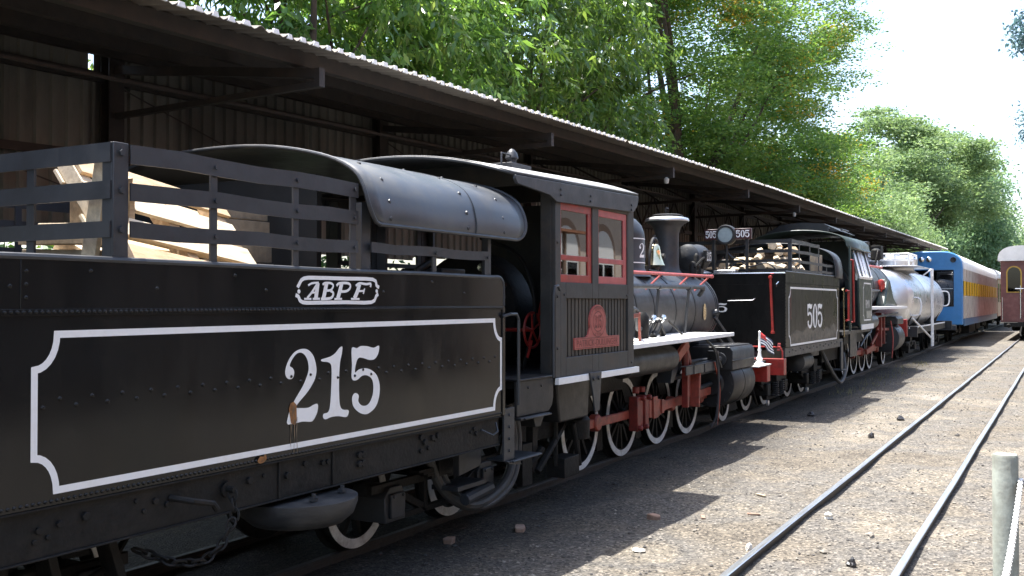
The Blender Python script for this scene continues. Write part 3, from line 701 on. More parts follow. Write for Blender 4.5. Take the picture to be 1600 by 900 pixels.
tender = thing("tender", (4.6, TC, .1), "long glossy black tender numbered 215 with a slatted rack and curved cover on top", "tender")
X0, X1 = .9, 7.23
tk = MB()
# body with rounded upper front corner; slightly overhanging coping above the rivet strip
prof = [(X0, 1.11), (X1, 1.11), (X1, 2.0), (X0, 2.0)]
tk.prism(prof, 'Y', TY, TF)
cop = [(X0, 2.0)] + [(X1 - .005, 2.0), (X1 - .005, 2.16)] + arc(X1 - .09, 2.165, .085, .085, 0, 90, 5) + [(X0, 2.25)]
tk.prism(cop, 'Y', TY - .004, TY + .03); tk.prism(cop, 'Y', TF - .03, TF + .004)
tk.box(X1 - .03, X1 - .006, TY + .03, TF - .03, 2.0, 2.2); tk.box(X0, X0 + .03, TY + .03, TF - .03, 2.0, 2.25)
tk.box(X0 + .03, X1 - .03, TY + .03, TF - .03, 2.0, 2.06)
x = X0 + .02
while x < X1 - .02:                                                     # close rivet seams
    tk.rivet((x, TY - .012, 2.004), (0, -1, 0), .0105, .010); tk.rivet((x, TY - .0005, 1.13), (0, -1, 0), .0105, .010); x += .031
tk.box(X0, X1, TY - .012, TY - .0045, 1.988, 2.018)
k = 0; x = 2.95
while x < 7.1:                                                          # staggered rivets across the panel
    tk.rivet((x, TY, 1.60 if k % 2 else 1.565), (0, -1, 0), .0125, .011); x += .088; k += 1
for x in (2.78, 3.6, 4.4, 5.55, 6.6): tk.rivet((x, TY - .004, 2.12), (0, -1, 0), .012)
for x in (3.2, 4.15, 6.15): tk.rivet((x, TY - .004, 2.2), (0, -1, 0), .012)
for z in (2.07, 2.13, 2.19): tk.rivet((2.86, TY - .004, z), (0, -1, 0), .011)
tk.box(2.83, 2.835, TY - .007, TY - .004, 2.02, 2.25)
for s in (0, 1): tk.box(X1 - .03, X1 + .012, TY - .01 if not s else TF - .02, TY + .02 if not s else TF + .01, 1.11, 2.0)
tk.build("tank", M_tank, tender, bevel=.006, smooth=40)
rim = MB(); rpts = [(X0, TY + .005, 2.255)] + [(x, TY + .005, 2.255 + .004 * math.sin(x * 2.3)) for x in (2, 3, 4, 5, 6, 7)] + [(a, TY + .005, b) for a, b in arc(X1 - .09, 2.167, .09, .09, 90, 0, 6)] + [(X1, TY + .005, 2.02)]
rim.tube(rpts, .017, 8); rim.tube([(a, TF - .005, c) for a, b, c in rpts], .017, 8)
rim.build("rim", M_grey, tender)
fr = MB(); border(fr, 2.905, 7.185, 1.178, 1.9, .115, .16, .034, TY - .0025); fr.build("border_line", M_white, tender, smooth=0, fixn=False)
for s, p in (('2', TWO), ('1', ONE), ('5', FIVE)):
    nb = MB(); q = crom(p, 3); nb.add([(a, TY - .003, b) for a, b in q], tri_poly(q)); nb.build("painted_numeral", M_white, tender, smooth=0, fixn=False)
em = MB()
for i, (st, wd) in enumerate(zip(STROKES, STROKE_W)):
    p = [Vector(q) for q in crom(st, 3, False)]; A = []; B = []; y = TY - .0055 - i * .0003
    for j in range(len(p)):
        d = (p[min(j + 1, len(p) - 1)] - p[max(j - 1, 0)]).normalized(); nn = Vector((-d.y, d.x)) * wd / 2
        A.append((p[j].x + nn.x, y, p[j].y + nn.y)); B.append((p[j].x - nn.x, y, p[j].y - nn.y))
    em.strip(A, B)
for cx, cz in ((4.686, 2.115), (5.472, 2.125)): em.face([(cx + .014 * math.cos(t), TY - .0055, cz + .014 * math.sin(t)) for t in [k * math.pi / 5 for k in range(10)]])
em.build("painted_emblem", M_white, tender, smooth=0, fixn=False)
stn = MB(); rs = [(4.600, 1.405), (4.615, 1.44), (4.645, 1.445), (4.668, 1.425), (4.672, 1.33), (4.655, 1.30), (4.62, 1.318)]
stn.add([(a, TY - .0045, b) for a, b in rs], tri_poly(rs)); stn.build("rust_patch", M_rust, tender, smooth=0, fixn=False)
for i, (xa, wd, za, zb_) in enumerate(((4.618, .010, 1.315, 1.15), (4.634, .006, 1.40, 1.22), (4.648, .012, 1.42, 1.122), (4.664, .005, 1.33, 1.19), (4.672, .008, 1.35, 1.125))):
    stn = MB(); n = 7; A = []; B = []
    for q in range(n + 1):
        z = lerp(za, zb_, q / n); ww = wd * (.6 + .4 * math.sin(q * 1.7 + i)) * (1 - .5 * q / n); xo = .003 * math.sin(q * 1.1 + i * 2)
        A.append((xa + xo - ww / 2, TY - .0048 - .0002 * i, z)); B.append((xa + xo + ww / 2, TY - .0048 - .0002 * i, z))
    stn.strip(A, B); stn.build("run_mark", M_streak if i % 2 else M_rust2, tender, smooth=0, fixn=False)
stn = MB(); rs = crom([(4.325, 1.13), (4.345, 1.155), (4.375, 1.15), (4.39, 1.165), (4.40, 1.14), (4.385, 1.122), (4.35, 1.112)], 2)
stn.add([(a, TY - .0145, b) for a, b in rs], tri_poly(rs)); stn.build("rust_patch", M_rust, tender, smooth=0, fixn=False)
# under-frame sill
sl = MB(); sl.box(X0, 7.2, TY + .03, TY + .05, .87, 1.095); sl.box(X0, 7.2, TY, TY + .05, 1.095, 1.107); sl.box(X0, 7.2, TY + .015, TY + .05, .862, .872)
sl.box(X0, 7.2, TF - .05, TF - .03, .87, 1.107); sl.box(X0 + .1, 7.1, TY + .4, TF - .4, .9, 1.09)
for xx in (4.55, 5.05): sl.box(xx - .008, xx + .008, TY + .02, TY + .03, .87, 1.09)
for xx, zz in [(2.95, 1.0), (3.0, .96), (3.06, 1.01), (2.93, .95), (3.2, 1.02), (3.5, 1.04), (3.55, .98), (3.62, 1.02), (3.7, .99), (4.42, 1.03), (4.3, 1.02), (4.62, 1.0), (4.78, 1.05), (4.95, 1.03), (5.0, 1.03), (5.32, 1.03), (5.36, 1.03), (5.32, .97), (5.36, .97), (6.05, 1.06), (6.1, 1.02), (6.2, 1.04), (6.24, 1.02), (6.27, 1.05), (6.05, .96), (6.15, .97), (6.75, 1.02), (6.8, 1.04), (6.83, 1.0), (2.6, .99), (2.7, .98)]:
    hbolt(sl, (xx, TY + .03, zz), random.choice((.014, .019, .024)))
sl.build("sill_frame", M_grime, tender, bevel=.003, smooth=30)
# rack
rk = MB()
rk.box(3.335, 3.425, TY + .005, TY + .02, 2.25, 2.845); rk.box(3.335, 3.35, TY + .02, TY + .09, 2.25, 2.845)
rack = rk.build("rack", M_grey, tender, bevel=.003, smooth=30)
zb = [(2.745, 2.842), (2.562, 2.652), (2.37, 2.452)]
def rack_bars(parent, x0, x1, y, bars, ymid, sag=.006):
    for z0, z1 in bars:
        b = MB(); n = 6
        for i in range(n):
            a, c = lerp(x0, x1, i / n), lerp(x0, x1, (i + 1) / n); o1, o2 = sag * math.sin(i * 1.9 + z0 * 9), sag * math.sin((i + 1) * 1.9 + z0 * 9)
            s = len(b.v)
            b.v += [(a, y, z0 + o1), (a, y + .009, z0 + o1), (a, y + .009, z1 + o1), (a, y, z1 + o1)]
            if i == n - 1: b.v += [(c, y, z0 + o2), (c, y + .009, z0 + o2), (c, y + .009, z1 + o2), (c, y, z1 + o2)]
        for i in range(n):
            for j in range(4): b.f.append((i * 4 + j, i * 4 + (j + 1) % 4, i * 4 + 4 + (j + 1) % 4, i * 4 + 4 + j)); b.mi.append(0)
        b.f += [(0, 1, 2, 3), (n * 4 + 3, n * 4 + 2, n * 4 + 1, n * 4)]; b.mi += [0, 0]
        b.build("rack_bar", M_grey, parent, smooth=30)
rack_bars(rack, 3.43, 5.27, TY - .006, zb, TC); rack_bars(rack, 5.42, 7.0, TY - .002, [(2.385, 2.455)], TC)
for z0, z1 in zb:
    b = MB(); b.box(3.325, 3.335, TY + .02, TF, z0, z1); b.build("rack_bar", M_grey, rack, smooth=0)
    b = MB(); b.box(3.43, 5.27, TF - .004, TF + .005, z0, z1); b.build("rack_bar", M_grey, rack, smooth=0)
for xx, wd, zt in ((4.0, .05, 2.84), (4.67, .05, 2.84), (5.23, .06, 2.84), (6.2, .05, 2.46), (6.96, .05, 2.46)):
    for yy in (TY + .006, TF - .018):
        b = MB(); b.box(xx - wd / 2, xx + wd / 2, yy, yy + .012, 2.24, zt - .005)
        if yy < 5:
            for z0, z1 in zb:
                if z1 < zt + .02: hbolt(b, (xx, TY - .007, (z0 + z1) / 2), .013)
        b.build("rack_post", M_grey, rack, smooth=30)
for yy in (4.75, 5.45, 6.2, TF - .03):
    b = MB(); b.box(3.336, 3.35, yy - .03, yy + .03, 2.06, 2.84); b.build("rack_post", M_grey, rack, smooth=0)
for z0, z1 in zb: bts = MB(); hbolt(bts, (3.38, TY + .004, (z0 + z1) / 2), .018); bts.build("rack_bolt", M_grey, rack, smooth=30)
# curved cover
half = [(1.405, 2.575), (1.415, 2.62), (1.41, 2.70), (1.375, 2.82), (1.30, 2.925), (1.14, 3.015), (.9, 3.085), (.6, 3.14), (.3, 3.168), (0, 3.175)]
sec = [(TC - a, b) for a, b in crom(half, 3, False)]; sec += [(2 * TC - a, b) for a, b in sec[-2::-1]]
cv = MB(); nX = 16; n = len(sec)
for i in range(nX + 1):
    x = lerp(5.3, 7.52, i / nX); dr = 0 if i < nX else .0
    for j, (y, z) in enumerate(sec):
        xx = x
        low = 1 - math.sqrt(max(0, 1 - max(0, 1 - (z - 2.575) / .2) ** 2))
        if i > nX - 3: xx -= low * .17 * (i - nX + 3) / 3
        if i < 3: xx += low * .15 * (3 - i) / 3
        cv.v.append((xx, y + .004 * math.sin(x * 5 + z * 7), z + .004 * math.sin(x * 4 + y * 6)))
for i in range(nX):
    for j in range(n - 1): cv.f.append((i * n + j, (i + 1) * n + j, (i + 1) * n + j + 1, i * n + j + 1)); cv.mi.append(0)
cover = cv.build("canopy", M_canopy, tender, smooth=50, fixn=False, thick=.008)
bd = MB()
def cov_edge(x, off): return [(x + (1 - math.sqrt(max(0, 1 - max(0, 1 - (z - 2.575) / .2) ** 2))) * off, y, z) for y, z in sec]
bd.tube(cov_edge(5.3, .15), .014, 8); bd.tube(cov_edge(7.52, -.17), .016, 8)
for s in (0, -1): bd.tube([(5.44, sec[s][0], 2.575), (7.36, sec[s][0], 2.575)], .016, 8)
seam = [(6.68, y + (-.005 if y < TC else .005), z + .004) for y, z in sec]; bd.tube(seam, .006, 5)
bd.build("canopy_bead", M_grey, cover)
rv = MB()
for xx in (5.55, 6.68 - .12, 7.12):
    for j in range(3, 34, 4):
        y, z = sec[j]; y2, z2 = sec[j + 1]; rv.rivet((xx, y, z + .003), (0, -(z2 - z), (y2 - y)), .019)
for q in range(8):
    y, z = sec[20]; rv.rivet((5.9 + q * .19, y, z + .003), (0, -.3, 1), .014)
rv.build("canopy_rivets", M_grey, cover)
for xx, wd in ((5.4, .1), (7.05, .05)):
    for yy in (TY + .03, TF - .09): MB().box(xx - wd / 2, xx + wd / 2, yy, yy + .06, 2.06, 2.72).build("canopy_post", M_grey, tender, bevel=.004)
MB().tube([(6.35, TY + .25, 2.06), (6.35, TY + .25, 2.3), (6.45, TY + .18, 2.37)], .035, 10).build("filler_pipe", M_black, tender)
bx = MB(); bx.box(6.6, 6.95, TY + .2, TY + .6, 2.06, 2.32); bx.build("tool_box", M_black, tender, bevel=.01)
bulk = MB(); bulk.box(5.45, 5.5, TY + .5, TF - .1, 2.06, 2.95); bulk.build("bunker_bulkhead", M_dark, tender, smooth=0)
# trucks
for xc in (2.9, 7.03):
    for dx in (-.69, .69): wheelset(tender, xc + dx, 4.92, 6.02, .385, .485, spokes=9, name="wheel")
    tf = MB()
    for yy in (4.62, 6.2):
        tf.beam((xc - .95, yy, .62), (xc + .95, yy, .62), .05, .07); tf.beam((xc - .8, yy, .36), (xc + .8, yy, .36), .05, .05)
        tf.beam((xc - .69, yy, .6), (xc - .2, yy, .36), .05, .06); tf.beam((xc + .69, yy, .6), (xc + .2, yy, .36), .05, .06)
        for s in (-.22, .22): tf.beam((xc + s, yy, .36), (xc + s, yy, .8), .06, .05)
    tf.box(xc - .16, xc + .16, 4.5, 6.3, .62, .82)
    tf.build("truck_frame", M_grime, tender, bevel=.006, smooth=30)
    for dx in (-.69, .69):
        ab = MB(); ab.prism([(xc + dx - .13, .35), (xc + dx + .13, .35), (xc + dx + .14, .54), (xc + dx + .08, .62), (xc + dx - .08, .62), (xc + dx - .14, .54)], 'Y', 4.56, 4.9)
        ab.box(xc + dx - .09, xc + dx + .09, 4.53, 4.56, .38, .57); hbolt(ab, (xc + dx + .06, 4.53, .55), .016); hbolt(ab, (xc + dx - .06, 4.53, .55), .016)
        ab.build("axle_box", M_grey, tender, bevel=.01, smooth=30)
    sp = MB()
    for q in range(5): sp.box(xc - .42 + q * .06, xc + .42 - q * .06, 4.52, 4.62, .68 - q * .022, .70 - q * .022)
    sp.build("leaf_spring", M_grime, tender, smooth=0)
bs = MB(); bs.prism([(6.95, .62), (7.3, .66), (7.3, .86), (6.95, .86)], 'Y', 4.36, 4.42); bs.tube([(7.0, 4.34, .42), (7.42, 4.34, .46)], .05, 10); bs.box(6.9, 7.35, 4.34, 4.6, .5, .54)
bs.build("spring_hanger", M_grey, tender, bevel=.005)
rsv = MB(); rsv.lathe([(0, -.19), (.18, -.185), (.29, -.16), (.35, -.11), (.375, -.04), (.375, -.005), (.365, 0), (0, .004)], (4.86, TY + .15, .83), n=40)
for xx, yy in ((4.74, TY - .08), (5.05, TY - .05)): rsv.tube([(xx, yy, .83), (xx, yy, .88)], .014, 8); hbolt(rsv, (xx, yy, .836), .028, (0, 0, 1))
rsv.build("brake_drum", M_drum, tender, smooth=40)
ch = chain_mesh([(4.12, TY - .02, 1.0), (4.11, TY - .05, .86), (4.02, TY - .03, .70), (3.92, TY, .64), (3.78, TY + .05, .66), (3.62, TY + .25, .76)], .055, .008, .023)
ch.tube([(4.12, TY + .03, 1.0), (4.12, TY - .04, 1.0)], .02, 8); ch.lathe([(0, 0), (.045, 0), (.045, .012), (0, .012)], (4.12, TY + .01, 1.0), 'Y', 14)
ch.build("chain", M_grime, tender)
MB().tube([(3.72, TY + .03, 1.02), (3.78, TY - .08, 1.0), (3.9, TY - .1, .97), (3.93, TY - .1, .93)], .018, 8).build("hook", M_grime, tender)
MB().tube(crom([(3.0, 4.6, .72), (3.2, 4.5, .6), (3.6, 4.5, .62), (4.2, 4.9, .8)], 4, False), .02, 8).build("brake_rod", M_grime, tender)
for a, b in ((1.8, 2.25), (3.2, 3.35), (3.55, 3.75)): MB().beam((a, 4.45, .87), (b, 4.45, .25), .12, .05).build("brake_hanger", M_grime, tender, bevel=.005)
# steps, front grab rail
stp = MB(); stp.box(7.24, 7.42, TY + .0, TY + .02, .72, 1.16); stp.prism([(7.26, .72), (7.44, .72), (7.52, .66), (7.3, .69)], 'Y', TY - .02, TY + .02)
stp.box(7.3, 7.85, TY - .03, TY + .22, .705, .72); stp.tube([(7.32, TY - .04, .71), (7.84, TY - .04, .71)], .01, 6)
for z in (.8, .9, 1.0, 1.1): hbolt(stp, (7.33, TY, z), .014)
stp.build("foot_step", M_grey, tender, bevel=.003)
MB().tube([(7.2, TY - .01, 1.93), (7.26, TY - .05, 1.95), (7.36, TY - .05, 1.95), (7.4, TY - .05, 1.9), (7.4, TY - .05, 1.18)], .014, 8).build("grab_rail", M_grey, tender)
MB().tube([(6.9, TY + .02, 1.02), (7.0, TY - .03, .97), (7.08, TY - .03, .99), (7.1, TY, 1.06)], .009, 6).build("small_handle", M_grey, tender)
hw = MB(); c = (8.5, 4.5, 1.78)
hw.tube([(c[0] + .17 * math.cos(t), c[1], c[2] + .17 * math.sin(t)) for t in [k * math.pi / 14 for k in range(28)]], .013, 8, closed=True)
for q in range(5):
    t = q * 2 * math.pi / 5 + .4; hw.tube([c, (c[0] + .17 * math.cos(t), c[1], c[2] + .17 * math.sin(t))], .011, 6)
hw.tube([(c[0] - .14, c[1] - .02, c[2] - .26), (c[0] - .05, c[1] - .02, c[2] - .1)], .014, 6); hw.tube([(c[0] + .09, c[1] - .02, c[2] + .13), (c[0] + .2, c[1], c[2] + .3)], .014, 6)
hw.tube([(c[0], c[1], c[2]), (c[0], c[1] + .35, c[2])], .018, 8)
hwm = hw
for i, (dx, zz) in enumerate(((0, 0), (.1, -.03))):
    MB().tube(crom([(6.75 + dx, TY + .5, .95), (6.95 + dx, TY + .42, .5), (7.35 + dx, TY + .36, .30 + zz), (7.9 + dx, TY + .36, .42 + zz), (8.12 + dx, TY + .4, .75), (8.1 + dx, TY + .45, 1.1)], 6, False), .042 - .008 * i, 10).build("coupling_hose", M_hose, tender)

# wood carried on the first tender
def plank(mb, p0, p1, w_, h, up): mb.beam(p0, p1, w_, h, up)
def pallet(o, rx, ry, rz, label, m1, m2, L=1.15, Wd=.95, nb_=6, bw=.12, group="pallets on the first tender"):
    """deck boards along local x, bearers along local y"""
    t = thing("pallet", o, label, "pallet", group); Mx = Matrix.Rotation(R(rz), 3, 'Z') @ Matrix.Rotation(R(rx), 3, 'X') @ Matrix.Rotation(R(ry), 3, 'Y'); O = Vector(o)
    def W(p): return O + Mx @ Vector(p)
    upv = Mx @ Vector((0, 0, 1))
    for i in range(nb_):
        y = lerp(-Wd / 2 + .06, Wd / 2 - .06, i / (nb_ - 1)) + random.uniform(-.01, .01); mb = MB(); wv = bw * random.uniform(.85, 1.15)
        e = random.uniform(-.03, .03); mb.beam(W((-L / 2 + e, y, .06)), W((L / 2 + e, y, .06)), wv, .022, upv); mb.build("deck_board", m1 if i % 3 else m2, t, bevel=.002, smooth=0)
    for i in range(3):
        x = (-1 + i) * (L / 2 - .06)
        mb = MB(); mb.beam(W((x, -Wd / 2, .0)), W((x, Wd / 2, .0)), .09, .09, upv); mb.build("bearer", m2 if i else m1, t, bevel=.003, smooth=0)
    for i in range(3):
        y = (-1 + i) * (Wd / 2 - .06); mb = MB(); mb.beam(W((-L / 2, y, -.058)), W((L / 2, y, -.058)), .1, .02, upv); mb.build("bottom_board", m1, t, bevel=.002, smooth=0)
    return t
pallet((4.14, 4.58, 2.44), 50, 10, 0, "large pale broken pallet leaning inside the rack, its top edge sloping down towards the engine", M_wood, M_wood2, 1.28, .78, 4, .15)
pallet((4.4, 4.72, 2.2), 24, 3, 2, "flat pale pallet lying under the leaning one in the rack", M_wood, M_wood2, 1.4, .8, 4, .14)
def board(p0, p1, w_, h, m, label, name="board", up=(0, 0, 1), group="loose boards on the first tender"):
    mb = MB(); mb.beam(p0, p1, w_, h, up); o = mb.build(name, m, None, bevel=.003, smooth=0); return tag(o, label, "board", group)
board((3.52, 4.55, 2.12), (3.42, 4.28, 2.78), .11, .03, M_wood, "split pale board standing upright behind the rack corner post", up=(1, 0, 0))
board((3.62, 4.45, 2.12), (3.5, 4.22, 2.70), .09, .03, M_wood2, "narrow tan board standing beside the split upright one", up=(1, 0, 0))
board((3.55, 4.75, 2.16), (3.75, 5.6, 2.2), .14, .06, M_wood, "pale board lying low at the rear of the rack, leftmost of the loose ones")
board((3.6, 4.5, 2.31), (3.65, 5.15, 2.33), .16, .035, M_wood3, "grey weathered board lying across the rear of the heap")
board((3.52, 4.45, 2.37), (3.56, 5.1, 2.385), .10, .03, M_wood2, "thin brown board on top of the grey weathered one")
board((3.6, 4.55, 2.46), (3.62, 5.0, 2.475), .12, .028, M_wood, "pale cut-end board topmost at the rear of the heap")
bxm = MB(); bxm.box(3.55, 3.8, 4.5, 4.72, 2.47, 2.63); bxm.box(3.53, 3.82, 4.46, 4.78, 2.632, 2.65)
tag(bxm.build("wood_block", M_wood2, None, bevel=.004, smooth=0), "square orange-brown wood block at the top of the rear heap", "wood block")
for i in range(4):
    tag(MB().beam((4.72, 4.9 + i * .02, 2.24 + i * .15), (5.38, 4.95 + i * .02, 2.25 + i * .15), .03, .14).build("upright_board", M_wood3, None, bevel=.003, smooth=0),
        ["lowest", "second-lowest", "second-highest", "highest"][i] + " weathered plank stacked on edge against the bulkhead under the curved cover", "plank", "planks stacked on edge under the cover")

# ------------------------------------------------------------------ first locomotive (215)
loco = thing("steam_locomotive", (11.8, TC, .1), "black steam locomotive with red-framed cab windows, flared chimney and red rods, coupled to tender 215", "locomotive")
CY = TY
# cab
cb = MB()
def panel_with_holes(mb, x0, x1, z0, z1, holes, y0, y1):
    """vertical side panel along X with rectangular openings, built from butted slabs"""
    xs_ = sorted({x0, x1, *[h[0] for h in holes], *[h[1] for h in holes]})
    for a, b in zip(xs_[:-1], xs_[1:]):
        hs = sorted([(h[2], h[3]) for h in holes if h[0] <= a + 1e-6 and h[1] >= b - 1e-6]); z = z0
        for h0, h1 in hs:
            if h0 > z + 1e-6: mb.box(a, b, y0, y1, z, h0)
            z = h1
        if z < z1 - 1e-6: mb.box(a, b, y0, y1, z, z1)
W1 = (8.31, 9.02, 2.235, 2.985); W2 = (9.17, 9.92, 2.235, 2.985); PN = (8.42, 9.94, 1.53, 2.085)
panel_with_holes(cb, 8.2, 10.1, 1.352, 3.12, [W1, W2, PN], CY, CY + .045)
panel_with_holes(cb, 8.2, 10.1, 1.352, 3.12, [W1, W2], TF - .045, TF)
cb.box(8.2, 8.26, CY + .046, CY + .16, 1.352, 3.1); cb.box(8.2, 8.26, TF - .16, TF - .046, 1.352, 3.1)
# front bulkhead with round-topped outline and openings
panel_with_holes(cb, 0, 0, 0, 0, [], 0, 0)
cb.box(10.05, 10.095, CY + .046, CY + .12, 1.352, 3.1); cb.box(10.05, 10.095, TF - .12, TF - .046, 1.352, 3.1)
cb.box(10.05, 10.095, CY + .12, TF - .12, 1.352, 2.3); cb.box(10.05, 10.095, CY + .12, TF - .12, 2.95, 3.15)
cb.box(10.05, 10.095, TC - .55, TC + .55, 2.3, 2.95)
for xx, zz in ((8.24, 2.1), (8.24, 1.62), (10.0, 3.05), (8.3, 3.06), (10.03, 1.4), (8.24, 2.6), (8.38, 2.12), (9.9, 2.12)): hbolt(cb, (xx, CY, zz), .014)
cab = cb.build("cab", M_cab, loco, bevel=.005, smooth=30)
sl = MB(); nsl = 19
sl.box(PN[0] - .02, PN[1] + .02, CY + .046, CY + .06, PN[2] - .02, PN[3] + .02)
for i in range(nsl):
    a = lerp(PN[0], PN[1], i / nsl); b = lerp(PN[0], PN[1], (i + 1) / nsl); sl.box(a + .012, b - .012, CY + .022, CY + .046, PN[2] + .001, PN[3] - .001)
sl.build("slatted_panel", M_slats, cab, bevel=.003, smooth=0)
for wi, (a, b, z0, z1) in enumerate((W1, W2)):
    mr_ = M_red if wi == 0 else M_pink
    for yy, dd in ((CY + .012, 1), (TF - .04, -1)):
        f = MB(); t_ = .055; y0, y1 = yy, yy + .028
        f.box(a, b, y0, y1, z1 - .07, z1); f.box(a, b, y0, y1, z0, z0 + .075); f.box(a, a + .03, y0, y1, z0 + .075, z1 - .07); f.box(b - .085, b, y0, y1, z0 + .075, z1 - .07)
        f.box(a + .03, b - .085, y0, y1, 2.445, 2.495)
        wf = f.build("window_frame", mr_ if dd == 1 else M_cab, cab, bevel=.004, smooth=0)
        if dd == 1:
            gq = MB(); gq.box(a + .028, b - .083, CY + .024, CY + .028, z0 + .073, 2.447); gq.box(a + .028, b - .083, CY + .024, CY + .028, 2.493, z1 - .068); gq.build("pane", M_glass, wf, smooth=0)
# cab roof
def arch(half_w, z_e, z_c, n=18, cx=TC): return [(cx - half_w * (1 - 2 * i / n), z_c - (z_c - z_e) * abs(1 - 2 * i / n) ** 2.1) for i in range(n + 1)]
rf = MB()
for xx, ze, zc in ((7.36, 3.14, 3.36), (8.3, 3.165, 3.40), (10.2, 3.215, 3.47)):
    for y, z in arch(1.36, ze, zc): rf.v.append((xx, y, z))
for i in range(2):
    for j in range(18): rf.f.append((i * 19 + j, i * 19 + j + 1, (i + 1) * 19 + j + 1, (i + 1) * 19 + j)); rf.mi.append(0)
roof = rf.build("cab_roof", M_grey, loco, smooth=40, fixn=False, thick=.022)
M_rooft = mat("sunlit_pale_roof_top", (.36, .36, .35), .5, var=.2, vscale=5)  # paler top skin puts the sunlit white edge into the roof's colour
rt2 = MB()
for xx, ze, zc in ((7.37, 3.157, 3.377), (8.3, 3.182, 3.417), (10.19, 3.232, 3.487)):
    for y, z in arch(1.365, ze, zc): rt2.v.append((xx, y, z))
for i in range(2):
    for j in range(18): rt2.f.append((i * 19 + j, i * 19 + j + 1, (i + 1) * 19 + j + 1, (i + 1) * 19 + j)); rt2.mi.append(0)
rt2.build("sunlit_roof_skin", M_rooft, roof, smooth=40, fixn=False, thick=.006)
fa = MB()
for s in (0, 1):
    y0, y1 = (CY - .035, CY - .004) if s == 0 else (TF + .004, TF + .035)
    if s: fa.build("eave_board", M_grey, loco, bevel=.004, smooth=30); fa = MB()
    fa.prism([(7.38, 3.10), (7.42, 3.0 + .06), (8.02, 3.02), (8.16, 2.97), (10.02, 3.02), (10.13, 3.10), (10.16, 3.2), (7.38, 3.13)], 'Y', y0, y1)
    if not s:
        for xx in (8.24, 8.9, 9.95): hbolt(fa, (xx, y0, 3.04), .014); hbolt(fa, (xx, y0, 3.09), .014)
fa.build("eave_board", M_grey, loco, bevel=.004, smooth=30)
for xx in (8.2, 10.05): fil = MB(); fil.prism([(y, z - .02) for y, z in arch(1.34, 3.17 if xx < 9 else 3.21, 3.39 if xx < 9 else 3.45)] , 'X', xx, xx + .04); fil.build("roof_rib", M_cab, loco, smooth=0)
vt = MB(); vt.box(10.9 - 1.55, 11.35 - 1.55, 5.2, 5.55, 3.42, 3.56); vt.tube([(9.3, 5.3, 3.4), (9.3, 5.3, 3.66), (9.5, 5.3, 3.66), (9.5, 5.3, 3.5)], .012, 6)
vt.lathe([(.05, 0), (.05, .12), (.075, .14), (.06, .2), (.025, .24), (0, .25)], (9.62, 5.35, 3.5), n=12)
vt.build("roof_ventilator", M_grey, loco, bevel=.006)
# floor, white valance, apron
fl = MB(); fl.box(7.62, 10.15, CY + .055, TF - .055, 1.29, 1.35); fl.build("cab_floor", M_black, loco, smooth=0)
we = MB(); we.box(8.21, 10.18, CY - .03, CY + .012, 1.288, 1.348); we.build("white_valance", M_white, loco, bevel=.003, smooth=0)
ap = MB(); ap.prism([(7.5, 1.365), (8.195, 1.365), (8.195, 1.18), (8.17, 1.11), (8.10, 1.06), (7.5, 1.06)], 'Y', CY + .02, CY + .05)
ap.box(7.5, 8.19, CY + .0, CY + .3, 1.366, 1.384); ap.box(7.5, 8.05, CY - .02, CY + .25, 1.03, 1.055); ap.tube([(7.55, CY - .03, 1.042), (8.05, CY - .03, 1.042)], .011, 6)
ap.prism([(7.86, 1.03), (8.08, 1.03), (8.0, .93), (7.9, .93)], 'Y', CY + .05, CY + .2)
for xx in (7.7, 7.95): hbolt(ap, (xx, CY + .02, 1.3), .013)
ap.build("step_box", M_black, loco, bevel=.006, smooth=30)
MB().tube([(8.19, CY - .05, 2.16), (8.13, CY - .06, 2.2), (8.06, CY - .06, 2.19), (8.04, CY - .06, 2.1), (8.04, CY - .06, 1.37)], .014, 8).build("cab_handrail", M_grey, loco)
# backhead and fittings seen through the open rear
bh = MB(); bh.lathe([(0, 0), (.5, 0), (.6, .05), (.62, .12), (.62, .4)], (8.75, TC, 1.95), 'X', 28)
for q in range(7): bh.tube([(8.74, TC - .5 + q * .16, 2.1 + .1 * math.sin(q)), (8.62, TC - .5 + q * .16, 2.12 + .1 * math.sin(q))], .025, 8)
bh.tube(crom([(8.5, 4.6, 1.4), (8.55, 4.5, 2.0), (8.6, 4.7, 2.5), (8.7, 5.2, 2.7)], 5, False), .02, 8)
bh.box(8.45, 8.7, 4.9, 5.2, 1.35, 1.7)
bh.build("backhead", M_grime, loco, smooth=40)
bh = MB(); bh.lathe([(0, 0), (.03, .005), (.04, .03), (0, .03)], (8.60, 4.9, 2.22), 'X', 12); bh.lathe([(0, 0), (.045, .005), (.05, .03), (0, .03)], (8.62, 5.15, 2.4), 'X', 12); bh.build("gauge", M_chrome, loco)
hwm.build("handwheel", M_red, loco)
# name plate
pl = MB(); ov = [(8.62, 1.592), (9.70, 1.592), (9.70, 1.705), (9.42, 1.705), (9.37, 1.73), (9.35, 1.78)] + [(9.16 + .2 * math.cos(R(a)), 1.855 + .17 * math.sin(R(a))) for a in range(-20, 201, 10)] + [(8.95, 1.77), (8.93, 1.73), (8.88, 1.705), (8.62, 1.705)]
pl.add([(a, CY + .004, b) for a, b in ov], tri_poly(ov)); n = len(ov)
pl.add([(a, CY + .004, b) for a, b in ov] + [(a, CY + .022, b) for a, b in ov], [(i, (i + 1) % n, n + (i + 1) % n, n + i) for i in range(n)])
plate = pl.build("name_plate", M_plate, cab, smooth=0, fixn=False)
pr = MB()
def ring(mb, cx, cz, rx, rz, wd, y, n=36):
    A = [(cx + rx * math.cos(2 * math.pi * i / n), y, cz + rz * math.sin(2 * math.pi * i / n)) for i in range(n + 1)]
    B = [(cx + (rx - wd) * math.cos(2 * math.pi * i / n), y, cz + (rz - wd) * math.sin(2 * math.pi * i / n)) for i in range(n + 1)]
    mb.strip(A, B)
